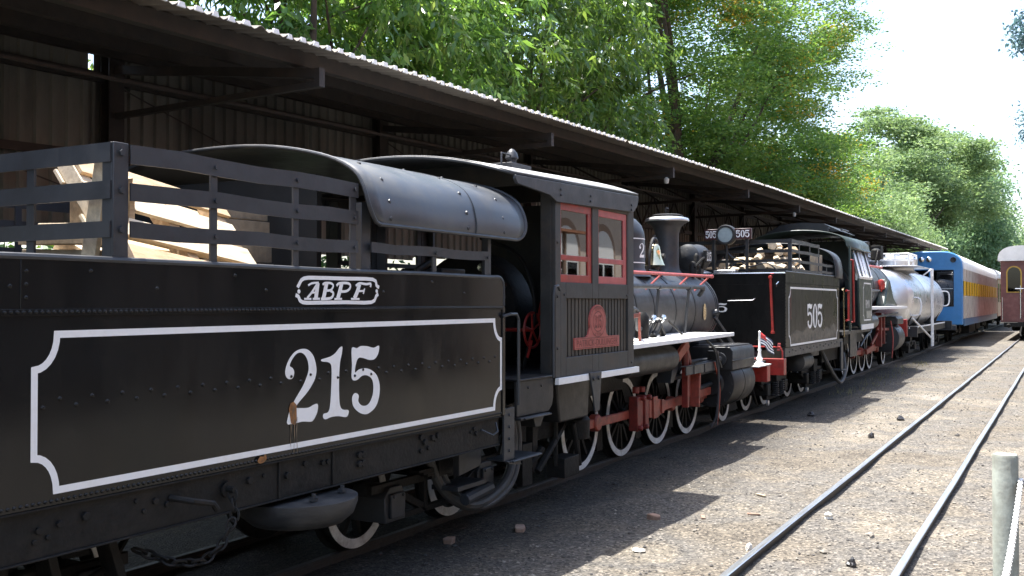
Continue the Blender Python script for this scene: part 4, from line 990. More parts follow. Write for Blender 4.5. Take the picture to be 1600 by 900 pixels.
ring(pr, 9.16, 1.855, .185, .157, .008, CY + .002); ring(pr, 9.16, 1.855, .125, .105, .01, CY + .002)
def num_on_plane(mb, s, x0, x1, z0, z1, y): put_number(mb, s, lambda u, v: (u, y, v), x0, x1, z0, z1)
num_on_plane(pr, "215", 9.08, 9.24, 1.79, 1.92, CY + .001)
for a, b, z0, z1 in ((8.63, 9.69, 1.6, 1.606), (8.63, 9.69, 1.692, 1.698)): pr.face([(a, CY + .002, z0), (b, CY + .002, z0), (b, CY + .002, z1), (a, CY + .002, z1)])
pr.build("plate_relief", M_plated, plate, smooth=0, fixn=False)
text_mesh("PATRICK-DULLINGER", 1.0, .066, "plate_lettering", M_plated, plate, (8.66, CY + .0015, 1.616), (1, 0, 0), (0, 0, 1))
text_mesh("EFPP", .15, .034, "plate_lettering", M_plated, plate, (9.085, CY + .0015, 1.966), (1, 0, 0), (0, 0, 1))
text_mesh("ITPI", .14, .032, "plate_lettering", M_plated, plate, (9.09, CY + .0015, 1.712), (1, 0, 0), (0, 0, 1))
# boiler
BZ, BR = 1.93, .585
bl = MB(); bl.lathe([(BR, 0), (BR, 5.4), (BR + .012, 5.4), (BR + .012, 5.46), (BR - .02, 5.5), (.2, 5.56), (0, 5.58)], (10.1, TC, BZ), 'X', 48)
boiler = bl.build("boiler", M_boiler, loco, smooth=40)
for xx in (10.5, 11.3, 12.1, 12.75, 13.6, 14.45, 15.45):
    bb = MB(); bb.lathe([(BR + .001, -.028), (BR + .007, -.025), (BR + .007, .025), (BR + .001, .028)], (xx, TC, BZ), 'X', 48)
    bb.build("boiler_band", M_black, boiler, smooth=40)
fb = MB(); fb.box(10.0, 11.6, CY + .75, TF - .75, .95, 1.75); fb.build("firebox", M_grime, loco, bevel=.02)
bg_ = MB(); a = R(172); yy = TC - (BR + .004)
pts = [(14.85 + .07 * math.cos(t), yy - .004, 1.9 + .13 * math.sin(t)) for t in [k * math.pi / 12 for k in range(24)]]
bg_.face(pts); bg_.build("builder_badge", M_brass, boiler, smooth=0)
# steam dome with number
DX, DR = 12.88, .36
dm = MB(); dm.lathe([(DR + .1, 0), (DR + .02, .08), (DR, .12), (DR, .56), (DR * .97, .62), (DR * .86, .72), (DR * .66, .80), (DR * .38, .855), (0, .875)], (DX, TC, 2.40), n=40)
dome = dm.build("steam_dome", M_boiler, loco, smooth=50)
nb = MB(); rr = DR + .003
def on_dome(u, v): return (DX + rr * math.sin(u), TC - rr * math.cos(u), v)
put_number(nb, "215", on_dome, -.3, .95, 2.66, 2.86)
for z0 in (2.915, 2.585): nb.strip([on_dome(t, z0) for t in np.linspace(-1.2, 2.2, 30)], [on_dome(t, z0 + .014) for t in np.linspace(-1.2, 2.2, 30)])
nb.build("dome_number", M_white, dome, smooth=0, fixn=False)
sd_ = MB(); sd_.lathe([(.36, 0), (.28, .1), (.27, .3), (.22, .42), (.1, .5), (0, .52)], (11.3, TC, 2.42), n=32); sd_.build("sand_dome", M_boiler, loco, smooth=50)
# bell
be = MB(); BX, BY = 13.55, 5.18
be.lathe([(.0, .31), (.05, .305), (.075, .27), (.088, .2), (.1, .12), (.135, .03), (.15, 0), (.14, 0), (.1, .05)], (BX, BY, 2.58), n=28)
bell = be.build("bell", M_brass, loco, smooth=50)
yk = MB(); yk.tube(crom([(BX - .2, BY, 2.5), (BX - .2, BY, 2.72), (BX - .1, BY, 2.92), (BX, BY, 2.97), (BX + .1, BY, 2.92), (BX + .2, BY, 2.72), (BX + .2, BY, 2.5)], 4, False), .022, 8)
yk.tube([(BX, BY, 2.9), (BX, BY, 3.02)], .02, 8); yk.box(BX - .25, BX + .25, BY - .06, BY + .06, 2.44, 2.5); yk.tube([(BX + .2, BY - .08, 2.72), (BX + .2, BY + .1, 2.72)], .035, 8); yk.tube([(BX - .5, BY - .1, 2.5), (BX + .5, BY - .1, 2.46)], .01, 6)
yk.lathe([(0, 0), (.06, .0), (.075, .05), (.02, .07)], (BX, BY, 2.5), n=12)
yk.build("bell_yoke", M_black, bell, smooth=40)
# chimney
SX = 14.8
ck = MB(); ck.lathe([(.3, 0), (.24, .05), (.195, .12), (.185, .2), (.182, .62), (.19, .70), (.215, .77), (.27, .83), (.335, .865), (.34, .885), (.32, .91), (.24, .935), (.17, .94), (.17, .7)], (SX, TC, 2.44), n=40)
chim = ck.build("chimney", M_stack, loco, smooth=50)
cr = MB(); cr.lathe([(.341, .866), (.346, .88), (.33, .915), (.24, .941)], (SX, TC, 2.44), n=40); cr.build("chimney_rim_highlight", M_silver, chim, smooth=50)  # silver skin over the dark rim stands in for its sunlit highlight
lid = MB(); lid.lathe([(0, .985), (.2, .98), (.245, .965), (.245, .955), (0, .955)], (SX, TC, 2.44), n=32); lid.tube([(SX - .05, TC, 3.42), (SX - .05, TC, 3.52), (SX + .05, TC, 3.52), (SX + .05, TC, 3.42)], .012, 6); lid.tube([(SX, TC, 3.3), (SX, TC, 3.4)], .1, 10)
lid.build("chimney_lid", M_black, chim, smooth=40)
# headlight with its number board
hl = MB(); HX = 15.55
hl.lathe([(.0, 0), (.15, .01), (.21, .05), (.22, .1), (.22, .5), (.235, .52), (.235, .56), (.2, .56), (.17, .5), (0, .48)], (HX, TC - .05, 2.78), 'X', 32)
hl.box(HX + .05, HX + .45, TC - .2, TC + .1, 2.42, 2.6)
lite = hl.build("headlight", M_grey, loco, smooth=40)
nb = MB(); nb.box(HX + .2, HX + .46, TC - .33, TC - .27, 2.70, 2.9); nb.build("number_box", M_black, lite, bevel=.006)
nb = MB(); num_on_plane(nb, "215", HX + .215, HX + .445, 2.725, 2.875, TC - .333); nb.build("number_board", M_white, lite, smooth=0, fixn=False)
pm = MB()
for q, (dx, dy, zz, r_) in enumerate(((.0, -.3, 2.55, .06), (.12, -.32, 2.68, .045), (.25, -.3, 2.52, .055))): pm.lathe([(0, -.12), (r_, -.1), (r_, .1), (r_ * .5, .14), (0, .15)], (15.15 + dx, TC + dy, zz), n=12); pm.tube([(15.15 + dx, TC + dy, zz - .1), (15.15 + dx, TC + dy + .1, zz - .3)], .02, 6)
pm.tube(crom([(15.1, 5.1, 2.6), (15.25, 5.0, 2.75), (15.45, 5.1, 2.6)], 4, False), .02, 6)
pm.build("turret_valves", M_grime, loco, smooth=40)
# handrails along the boiler
rh = MB(); rh.tube([(10.1, 4.72, 2.415), (14.75, 4.72, 2.44)], .022, 8)
for xx in (11.5, 12.6, 13.7, 14.6): rh.tube([(xx, 4.72, 2.42), (xx - .12, 4.9, 2.22)], .014, 6)
rh.lathe([(0, -.03), (.03, -.02), (.03, .02), (0, .03)], (14.76, 4.72, 2.44), 'X', 10)
rh.build("red_handrail", M_pink, loco)
gr = MB(); gr.tube([(10.1, 4.68, 2.24), (14.2, 4.68, 2.27)], .035, 10); gr.tube([(14.2, 4.68, 2.27), (14.35, 4.72, 2.24), (14.4, 4.8, 2.15)], .035, 10)
for xx in (11.0, 12.4, 13.6): gr.tube([(xx, 4.68, 2.25), (xx, 4.75, 1.6)], .022, 8); gr.lathe([(.04, -.04), (.045, 0), (.04, .04)], (xx, 4.68, 2.25), 'X', 10)
gr.build("steam_pipe", M_grey, loco)
pp = MB(); pp.tube(crom([(10.1, 4.45, 1.92), (10.9, 4.42, 1.97), (11.2, 4.5, 1.8), (11.5, 4.62, 1.72), (11.9, 4.7, 1.72)], 5, False), .03, 8); pp.build("injector_pipe", M_grey, loco)
pr2 = MB(); pr2.beam((10.25, 4.4, 1.84), (11.0, 4.4, 1.9), .03, .05); pr2.beam((11.0, 4.4, 1.92), (11.15, 4.45, 1.56), .03, .05); pr2.build("red_bracket", M_redr, loco, bevel=.004)
vl = MB()
for xx in (11.85, 12.15, 12.5): vl.tube([(xx, 4.75, 1.75), (xx, 4.66, 1.83)], .03, 8); vl.lathe([(0, 0), (.045, .01), (.03, .04), (0, .05)], (xx, 4.66, 1.84), n=10)
vl.tube([(11.7, 4.7, 1.8), (12.7, 4.7, 1.84)], .012, 6); vl.build("check_valves", M_chrome, loco, smooth=40)
vb = MB(); vb.lathe([(.07, 0), (.09, .05), (.09, .3), (.05, .36)], (11.8, 4.68, 1.56), n=14); vb.tube([(12.1, 4.65, 1.6), (12.4, 4.68, 1.75), (12.6, 4.7, 1.62)], .045, 8); vb.tube([(12.7, 4.66, 1.8), (13.1, 4.6, 1.6)], .015, 6); vb.build("lubricator", M_grime, loco, smooth=40)
st = MB(); st.tube([(15.3, 4.93, 1.85), (15.35, 4.8, 1.9)], .05, 10); st.beam((15.3, 4.85, 1.82), (16.25, 4.6, 1.02), .04, .05); st.beam((15.4, 4.9, 1.6), (16.3, 4.75, 1.02), .03, .03); st.build("smokebox_stay", M_grey, loco, bevel=.004)
# running board
rbm = MB(); rbm.prism([(10.2, 1.53), (14.05, 1.565), (14.05, 1.615), (10.2, 1.58)], 'Y', 4.16, 4.2)
rbw = MB(); rbw.prism([(10.2, 1.545), (14.05, 1.58), (14.05, 1.61), (10.2, 1.575)], 'Y', 4.2, 4.95)
rboard = rbm.build("running_board_edge", M_white, loco, bevel=.003, smooth=0); rbw.build("running_board", M_whited, loco, smooth=0)
# wheels, frame
fm = MB(); fm.box(9.2, 16.3, 5.02, 5.06, .55, 1.25); fm.box(9.2, 16.3, 5.84, 5.88, .55, 1.25); fm.box(9.2, 16.3, 5.06, 5.84, .8, .84); fm.build("main_frame", M_grime, loco, smooth=0)
drv = (10.5, 11.75, 13.0, 14.22)
for xx in drv: wheelset(loco, xx, 4.92, 6.02, .505, .605, spokes=13)
wheelset(loco, 16.0, 4.92, 6.02, .34, .44, spokes=9, name="pilot_wheel")
# motion
ry = 4.74; cz_ = .66
sr = MB(); sr.beam((9.9, ry, cz_), (14.5, ry, cz_), .05, .10)
for xx in drv: sr.lathe([(0, -.05), (.085, -.05), (.1, -.03), (.1, .05), (0, .05)], (xx, ry, cz_), 'Y', 16)
sr.build("side_rod", M_redr, loco, bevel=.006, smooth=30)
mr2 = MB(); my = 4.62
mr2.prism([(11.9, .58), (11.9, .80), (12.15, .81), (12.5, .75), (14.4, .79), (14.4, .68), (12.5, .63), (12.2, .56)], 'Y', my, my + .05)
mr2.box(12.0, 12.14, my - .02, my, .56, .84); mr2.box(12.3, 12.38, my - .02, my, .6, .78)
mr2.build("main_rod", M_redr, loco, bevel=.006, smooth=30)
be2 = MB()
be2.box(11.45, 11.57, 4.6, 4.72, .46, .88); be2.box(11.71, 11.83, 4.6, 4.72, .46, .88); be2.box(11.6, 11.68, 4.62, 4.72, .5, .86)
for q in range(4): be2.lathe([(0, -.06), (.03, -.05), (.035, 0), (0, 0)], (11.48 + .1 * q, 4.6, .86 if q % 2 else .5), 'Y', 8)
be2.tube([(11.54, 4.66, .92), (11.54, 4.66, 1.0)], .045, 10); be2.tube([(11.75, 4.66, .92), (11.75, 4.66, .99)], .04, 10)
be2.build("crank_bearing", M_redg, loco, bevel=.008, smooth=30)
xh = MB(); xh.box(13.78, 13.96, 4.64, 4.8, .64, .92); xh.build("crosshead", M_redr, loco, bevel=.01)
gd = MB()
for zz in (1.0, 1.17): gd.box(12.55, 14.7, 4.6, 4.72, zz, zz + .05)
gd.prism([(12.5, .98), (12.62, 1.24), (12.9, 1.24), (12.62, .98)], 'Y', 4.56, 4.76); gy = MB(); gy.tube([(12.55, 4.44, 1.2), (12.62, 4.38, 1.2), (13.9, 4.38, 1.2), (14.0, 4.46, 1.2)], .012, 6); gy.box(12.6, 13.95, 4.375, 4.39, 1.08, 1.2)
for xx in (12.9, 13.35): gy.box(xx, xx + .03, 4.365, 4.375, 1.08, 1.2)
gy.build("guide_yoke", M_grey, loco, bevel=.004)
gd.build("slide_bars", M_grey, loco, bevel=.006)
yoke = MB(); yoke.beam((12.98, 4.52, 1.5), (12.98, 4.52, .62), .07, .085, up=(0, 1, 0)); yoke.beam((12.9, 4.5, 1.48), (13.1, 4.5, 1.2), .05, .08); yoke.tube([(12.9, 4.5, 1.5), (12.9, 4.5, 1.1)], .025, 8); yoke.box(13.12, 13.2, 4.52, 4.6, .75, 1.2)
yoke.build("valve_gear_link", M_redg, loco, bevel=.006)
yo2 = MB(); yo2.beam((12.55, 4.48, 1.32), (12.95, 4.48, 1.5), .05, .13); yo2.build("lifting_arm", M_redr, loco, bevel=.01); yo2 = MB(); yo2.beam((13.3, 4.5, .6), (13.35, 4.5, 1.1), .06, .14, up=(0, 1, 0)); yo2.build("lifting_arm", M_redr, loco, bevel=.01)
rsv = MB(); r_ = .17; rsv.lathe([(0, 0), (r_ * .6, .01), (r_, .07), (r_, 1.6), (r_ * .6, 1.66), (0, 1.67)], (10.6, 4.5, 1.33), 'X', 24); rsv.build("air_reservoir", M_black, loco, smooth=40)
cp = MB(); cp.tube(crom([(13.5, 4.4, 1.52), (13.75, 4.35, 1.35), (13.85, 4.33, .9), (13.8, 4.35, .45), (13.7, 4.4, .28)], 5, False), .016, 6); cp.tube(crom([(13.6, 4.4, 1.5), (13.9, 4.36, 1.3), (13.9, 4.34, .8), (13.85, 4.36, .3)], 5, False), .012, 6)
cp.build("drain_pipe", M_grey, loco)
cp = MB(); cp.tube(crom([(13.75, 4.36, 1.2), (13.93, 4.34, .8), (13.86, 4.36, .3)], 5, False), .014, 6); cp.build("drain_pipe", M_redr, loco)
# cylinder and steam chest
cyl = MB(); cyl.lathe([(0, -.05), (.17, -.05), (.2, -.02), (.35, -.02), (.36, 0), (.36, 1.1), (.35, 1.14), (.31, 1.16), (0, 1.17)], (14.55, 4.66, .83), 'X', 40)
for k in range(14):
    t = 2 * math.pi * k / 14; hbolt(cyl, (14.53, 4.66 + .31 * math.cos(t), .83 + .31 * math.sin(t)), .02, (-1, 0, 0))
cyl.lathe([(.365, -.02), (.372, 0), (.365, .02)], (15.1, 4.66, .83), 'X', 40)
cyl.build("cylinder", M_black, loco, smooth=40)
scm = MB(); scm.prism([(4.32, 1.04), (4.32, 1.32), (4.36, 1.38), (4.95, 1.38), (4.99, 1.32), (4.99, 1.04)], 'X', 14.5, 15.68); scm.box(14.55, 15.63, 4.38, 4.93, 1.382, 1.40); scm.box(14.48, 15.7, 4.30, 4.32, 1.17, 1.19)
scm.build("steam_chest", M_black, loco, bevel=.025, smooth=40)
sg = MB(); sg.tube([(14.5, 4.5, 1.2), (14.1, 4.5, 1.2)], .05, 12); sg.lathe([(.1, 0), (.1, .05), (.07, .06)], (14.42, 4.5, 1.2), 'X', 14); sg.tube([(14.1, 4.5, 1.2), (13.3, 4.5, 1.18)], .02, 8)
sg.box(14.05, 14.15, 4.42, 4.56, 1.1, 1.34); sg.tube([(13.95, 4.4, 1.35), (14.2, 4.4, 1.1)], .02, 6); sg.tube([(14.5, 4.66, .83), (13.95, 4.66, .8)], .035, 10); sg.build("valve_spindle", M_grey, loco, smooth=40)
saddle = MB(); saddle.box(14.7, 15.6, 4.9, 6.0, .85, 1.45); saddle.build("saddle", M_grime, loco, bevel=.02)
ap2 = MB(); ap2.prism([(8.72, 1.25), (9.5, 1.25), (9.46, .86), (8.8, .86)], 'Y', 4.35, 4.8); ap2.build("injector_tank", M_black, loco, bevel=.02)
hg = MB(); hg.prism([(8.85, 1.36), (9.13, 1.36), (9.1, 1.15), (9.08, .98), (8.98, .96), (8.93, 1.15)], 'Y', CY - .05, CY - .03); hbolt(hg, (8.93, CY - .05, 1.3), .022); hbolt(hg, (9.05, CY - .05, 1.3), .022); hg.build("step_hanger", M_grey, loco, bevel=.004)
um = MB(); um.lathe([(0, 0), (.13, .02), (.14, .22), (.1, .27), (0, .28)], (9.5, 4.5, .6), n=16); um.tube([(9.0, 4.5, .85), (9.0, 4.5, .4)], .025, 8); um.box(9.0, 9.35, 4.4, 4.6, .28, .48); um.tube(crom([(8.6, 4.5, .4), (8.9, 4.5, .6), (9.3, 4.55, .8)], 4, False), .035, 8); um.tube([(8.3, 4.6, .3), (8.7, 4.5, .62)], .04, 8); um.tube([(9.3, 4.45, .8), (9.45, 4.45, .35)], .03, 8); um.box(8.3, 8.5, 4.5, 4.6, .3, .7); um.box(8.55, 8.65, 4.52, 4.6, .4, .9)
um.build("injector", M_grime, loco, bevel=.006, smooth=40)
for a, b in zip(drv[:-1], drv[1:]): bk = MB(); bk.prism([((a + b) / 2 - .1, .25), ((a + b) / 2 + .08, .25), ((a + b) / 2 + .05, .8), ((a + b) / 2 - .05, .85)], 'Y', 4.96, 5.0); bk.build("brake_shoe", M_grime, loco, smooth=0)
# pilot beam
pb = MB(); pb.box(16.3, 16.5, 4.28, 2 * TC - 4.28, .74, 1.01); pb.build("pilot_beam", M_red, loco, bevel=.01)
pbt = MB(); pbt.box(15.7, 16.52, 4.27, 2 * TC - 4.27, 1.012, 1.03); pbt.build("pilot_deck", M_whited, loco, smooth=0)
pw = MB(); pw.prism([(15.9, .74), (16.6, .74), (17.0, .2), (16.4, .2)], 'Y', 4.98, 5.0); pw.prism([(15.9, .74), (16.6, .74), (17.0, .2), (16.4, .2)], 'Y', 5.9, 5.92); pw.tube([(16.5, 4.6, .7), (16.5, 4.55, .5), (16.7, 4.55, .3)], .015, 6); pw.build("pilot_guard", M_grime, loco, smooth=0)
# flag on the beam
flag = thing("flag", (16.36, 4.42, 1.03), "small striped flag with red canton on a white turned post above the red beam", "flag")
fp = MB(); fp.lathe([(0, 0), (.07, 0), (.07, .025), (.04, .05), (.055, .09), (.03, .13), (.022, .2), (.032, .23), (.02, .26), (.017, .5), (.022, .53), (0, .55)], (16.36, 4.42, 1.03), n=14); fp.build("pole", M_white, flag, smooth=40)
def cloth(u, v):  # u along fly, v down hoist
    return (16.37 + .10 * u - .02 * math.sin(u * 6), 4.41 - .2 * u + .02 * math.sin(u * 7 + v * 3), 1.56 - .21 * v - .19 * u ** 1.2 + .01 * math.sin(u * 8))
for k in range(9):
    c = MB(); A = [cloth(i / 10, k / 9) for i in range(11)]; B = [cloth(i / 10, (k + 1) / 9) for i in range(11)]; c.strip(A, B); c.build("flag_stripe", M_flagb if k % 2 else M_flagk, flag, smooth=60, fixn=False, thick=.002)
c = MB(); c.strip([tuple(np.array(cloth(i / 10, 0)) + (0, -.004, 0)) for i in range(5)], [tuple(np.array(cloth(i / 10, 4 / 9)) + (0, -.004, 0)) for i in range(5)]); c.build("canton", M_flagr, flag, smooth=60, fixn=False, thick=.002)
#@@PART3
# ------------------------------------------------------------------ second tender (505)
SY, SC = 4.20, 5.55
SF = 2 * SC - SY
t5 = thing("tender", (19.6, SC, .1), "black tender numbered 505 with red rear beam, red grab bars and a rear lamp", "tender")
A0, A1 = 17.2, 21.85
tk = MB(); tk.box(A0, A1, SY, SF, 1.27, 2.36); tk.box(A0, A0 + .03, SY - .004, SF + .004, 2.36, 2.54)
for y0, y1 in ((SY - .004, SY + .03), (SF - .03, SF + .004)): tk.box(A0 + .03, A1, y0, y1, 2.36, 2.57)
x = A0 + .03
while x < A1: tk.rivet((x, SY - .004, 2.38), (0, -1, 0), .009); x += .07
z = 1.3
while z < 2.5: tk.rivet((A0 + .02, SY, z), (0, -1, 0), .011); tk.rivet((A0, SY + .04, z), (-1, 0, 0), .011); z += .06
y = SY + .1
while y < SF - .1: tk.rivet((A0, y, 2.36), (-1, 0, 0), .009); y += .06
tk.build("tank", M_tank5, t5, bevel=.006, smooth=30)
rm = MB(); rm.tube([(A0, SY, 2.55), (A0, SF, 2.55)], .016, 8); rm.build("rim", M_chrome, t5)
rm = MB(); rm.tube([(A0, SY, 2.575), (A1, SY, 2.585)], .016, 8); rm.build("rim", M_grey, t5)
dirt = MB()
ptsd = [(17.5, 1.31), (21.6, 1.33), (21.6, 1.52), (21.2, 1.62), (20.9, 1.5), (20.5, 1.56), (20.2, 1.47), (19.8, 1.6), (19.3, 1.5), (18.9, 1.62), (18.5, 1.5), (18.0, 1.56), (17.5, 1.46)]
dirt.add([(a, SY - .0015, b) for a, b in ptsd], tri_poly(ptsd)); dirt.build("mud_splash", mat("dried_mud", (.14, .12, .085), .8, var=.4, vscale=9, dirt=(.04, .038, .03), dscale=7, damt=.9), t5, smooth=0, fixn=False)
bo = MB(); border(bo, 17.44, 21.66, 1.295, 2.3, .12, .17, .035, SY - .0025); bo.build("border_line", M_white, t5, smooth=0, fixn=False)
bo = MB(); bo.face([(17.56, SY - .003, 1.75), (17.6, SY - .003, 1.75), (17.6, SY - .003, 2.26), (17.56, SY - .003, 2.26)]); bo.build("red_stripe", M_plated, t5, smooth=0, fixn=False)
nb = MB(); put_number(nb, "505", lambda u, v: (u, SY - .0035, v), 18.86, 20.14, 1.555, 2.02, gap=.1); nb.build("painted_number", M_white, t5, smooth=0, fixn=False)
nb = MB(); put_number(nb, "505", lambda u, v: (A0 - .003, u, v), 5.83, 5.22, 1.87, 2.03); nb.build("rear_number", M_white, t5, smooth=0, fixn=False)
rl = MB(); rl.tube([(A0, 5.2, 2.06), (A0 - .06, 5.19, 2.07), (A0 - .06, 4.75, 2.08), (A0, 4.72, 2.11)], .013, 8); rl.build("rear_handle", M_chrome, t5)
rl = MB(); rl.tube([(A0, 4.35, 2.32), (A0 - .05, 4.34, 2.36), (A0 - .02, 4.31, 2.4)], .012, 6); rl.tube([(A0, 4.7, 1.40), (A0 - .06, 4.62, 1.39), (A0 - .04, 4.5, 1.42)], .012, 6); rl.build("small_handle", M_chrome, t5)
for (ya, za, yb, zb_) in ((4.44, 2.48, 4.4, 1.53), (6.62, 2.48, 6.66, 1.53)):
    b = MB(); b.tube([(A0 - .01, ya, za), (A0 - .06, ya, za), (A0 - .06, yb, zb_), (A0 - .01, yb, zb_)], .022, 8); b.lathe([(0, -.03), (.034, -.02), (.034, .02), (0, .03)], (A0 - .06, yb, zb_), n=10); b.lathe([(0, -.03), (.034, -.02), (.034, .02), (0, .03)], (A0 - .06, ya, za), n=10)
    b.build("grab_bar", M_red, t5)
b = MB(); b.tube([(A0 - .08, 4.27, 1.28), (A0 - .08, SF - .07, 1.28)], .014, 8); b.tube([(A0 - .08, 4.27, 1.28), (A0 - .09, 4.23, 1.2), (A0 - .09, 4.23, .95)], .014, 8)
for yy in (4.3, 5.3, 5.6, 6.8): b.beam((A0 - .08, yy, 1.22), (A0 - .02, yy, 1.34), .05, .03)
b.build("uncoupling_rod", M_red, t5)
b = MB(); b.box(A0 - .12, A0 + .06, 4.2, SF, .80, 1.085); b.build("rear_beam", M_red, t5, bevel=.01)
b = MB(); b.box(A0 - .18, A0 - .12, 4.5, 4.7, .88, 1.05); b.box(A0 - .22, A0 - .18, 4.53, 4.67, .92, 1.02); b.build("beam_bracket", M_black, t5, bevel=.008)
b = MB(); b.box(A0 - .35, A0 - .12, 5.42, 5.68, .72, 1.0); b.tube([(A0 - .45, 5.55, .7), (A0 - .45, 5.55, 1.02)], .06, 10); b.build("coupler", M_grime, t5, bevel=.02)
sl = MB(); sl.box(A0 + .06, 22.3, SY + .02, SY + .06, 1.1, 1.262); sl.box(A0 + .06, 22.3, SF - .06, SF - .02, 1.1, 1.262); sl.box(A0 + .1, 22.2, SY + .5, SF - .5, .9, 1.2)
for q in range(16): hbolt(sl, (17.5 + q * .28 + random.uniform(-.05, .05), SY + .02, 1.18 + .03 * (q % 2)), .015)
sl.build("sill_frame", M_grey, t5, bevel=.003, smooth=30)
rk = MB(); rk.box(17.72, 17.78, SY + .02, SY + .08, 2.4, 3.17); rack5 = rk.build("rack", M_grey, t5, smooth=0)
rk = MB(); rk.box(17.72, 17.78, SF - .08, SF - .02, 2.4, 3.17); rk.build("rack_post", M_grey, rack5, smooth=0)
zb5 = [(3.10, 3.165), (2.93, 2.985), (2.76, 2.81), (2.6, 2.645)]
rack_bars(rack5, 17.72, 20.0, SY + .012, zb5, SC); rack_bars(rack5, 20.0, 21.6, SY + .012, [(2.76, 2.81), (2.62, 2.67)], SC)
for z0, z1 in zb5 + [(2.88 - .34, 2.58)]:
    b = MB(); b.box(17.71, 17.72, SY + .02, SF - .02, z0, z1); b.build("rack_bar", M_black, rack5, smooth=0)
    b = MB(); b.box(17.72, 20, SF - .02, SF - .01, z0, z1); b.build("rack_bar", M_black, rack5, smooth=0)
for xx in (18.35, 19.2, 19.98, 20.7, 21.5):
    b = MB(); b.box(xx - .025, xx + .025, SY + .022, SY + .034, 2.4, 3.16 if xx < 20.1 else 2.82); b.build("rack_post", M_grey, rack5, smooth=0)
for yy in (5.0, 5.6, 6.2):
    b = MB(); b.box(17.722, 17.734, yy - .02, yy + .02, 2.4, 3.16); b.build("rack_post", M_black, rack5, smooth=0)
# curved front cover of this tender
cvr = MB(); s5 = [(SC - a, b) for a, b in crom([(1.38, 2.55), (1.38, 2.75), (1.33, 2.97), (1.2, 3.1), (.95, 3.2), (.5, 3.28), (0, 3.30)], 3, False)]; s5 += [(2 * SC - a, b) for a, b in s5[-2::-1]]
for xx in (21.3, 22.0):
    cvr.v += [(xx, y, z) for y, z in s5]
cvr.f += [(j, j + 1, len(s5) + j + 1, len(s5) + j) for j in range(len(s5) - 1)]; cvr.mi += [0] * (len(s5) - 1)
cvo = cvr.build("canopy", M_grey, t5, smooth=50, fixn=False, thick=.02)
hl = MB(); hc = (17.35, 5.3, 3.25)
hl.lathe([(.0, .075), (.13, .07), (.135, .0), (.17, .0), (.18, .02), (.18, .16), (.14, .26), (.05, .3), (0, .3)], hc, 'X', 32); hl.tube([(hc[0] + .1, hc[1], 3.1), (hc[0] + .1, hc[1], 2.5)], .025, 8)
lamp = hl.build("rear_lamp", M_black, t5, smooth=40)
ln = MB(); ln.lathe([(0, .05), (.08, .045), (.135, .012)], hc, 'X', 28); ln.build("lens", M_lens, lamp, smooth=60)
for yc, hw_ in ((5.0, .15), (5.58, .12)):
    b = MB(); b.box(17.42, 17.5, yc - hw_, yc + hw_, 3.17, 3.36); sg5 = b.build("number_box", M_board, lamp, bevel=.006)
    b = MB(); put_number(b, "505", lambda u, v: (17.417, u, v), yc + hw_ * .8, yc - hw_ * .8, 3.2, 3.33); b.build("number", M_white, lamp, smooth=0, fixn=False)
for yy in (4.94, 5.55):
    b = MB(); b.box(17.46, 17.5, yy - .025, yy + .025, 2.5, 3.17); b.build("lamp_post", M_black, t5, smooth=0)
b = MB(); b.tube(crom([(17.5, 5.3, 2.62), (17.55, 5.1, 2.78), (17.5, 4.9, 2.68), (17.5, 4.6, 2.74), (17.55, 4.4, 2.58)], 5, False), .014, 6); b.tube(crom([(17.5, 5.3, 2.95), (17.48, 5.2, 2.85), (17.5, 5.0, 2.8)], 4, False), .01, 6); b.build("cable", M_grey, t5)
b = MB()
b.box(17.3, 17.5, 5.1, 5.5, 2.54, 2.62); b.lathe([(.16, 0), (.16, .05), (.06, .09), (0, .1)], (17.45, 5.75, 2.53), n=16); b.build("filler_hatch", M_silver, t5, bevel=.01)
for xc in (18.35, 21.4):
    for dx in (-.62, .62): wheelset(t5, xc + dx, 5.03, 6.1, .385, .485, spokes=9, name="wheel")
    tf = MB()
    for yy in (4.72, 6.3):
        tf.beam((xc - .9, yy, .62), (xc + .9, yy, .62), .07, .09); tf.beam((xc - .55, yy, .33), (xc + .55, yy, .33), .07, .07)
        tf.beam((xc - .9, yy, .6), (xc - .35, yy, .33), .07, .07); tf.beam((xc + .9, yy, .6), (xc + .35, yy, .33), .07, .07)
    tf.box(xc - .18, xc + .18, 4.6, 6.4, .6, .85); tf.build("truck_frame", M_grime, t5, bevel=.008)
    for dx in (-.62, .62): ab = MB(); ab.box(xc + dx - .11, xc + dx + .11, 4.62, 4.98, .38, .6); ab.build("axle_box", M_grime, t5, bevel=.02)
    for dx in (-.2, .2):
        s_ = MB(); path = [(xc + dx + .055 * math.cos(k * .7), 4.62 + .055 * math.sin(k * .7), .34 + .27 * k / 63) for k in range(64)]; s_.tube(path, .013, 5); s_.build("coil_spring", M_grey, t5)
    b = MB(); b.lathe([(0, 0), (.05, .01), (.05, .05), (0, .06)], (xc - .85, 4.56, .28), 'Y', 12); b.build("brake_pin", M_silver, t5)
r_ = .19; b = MB(); b.lathe([(0, 0), (r_ * .7, .01), (r_, .05), (r_, .85), (r_ * .7, .89), (0, .9)], (19.3, 4.55, .9), 'X', 24); b.build("air_reservoir", M_grey, t5, smooth=40)
b = MB(); b.tube(crom([(20.9, 4.4, 1.1), (21.2, 4.3, .75), (21.9, 4.3, .45), (22.5, 4.3, .3), (23.0, 4.3, .5), (23.3, 4.4, .9)], 5, False), .04, 8); b.build("coupling_hose", M_hose, t5)
b = MB(); b.tube([(22.0, SY - .03, 2.3), (22.05, SY - .05, 2.35), (22.1, SY - .05, 1.3)], .016, 8); b.build("front_handrail", M_brass, t5)
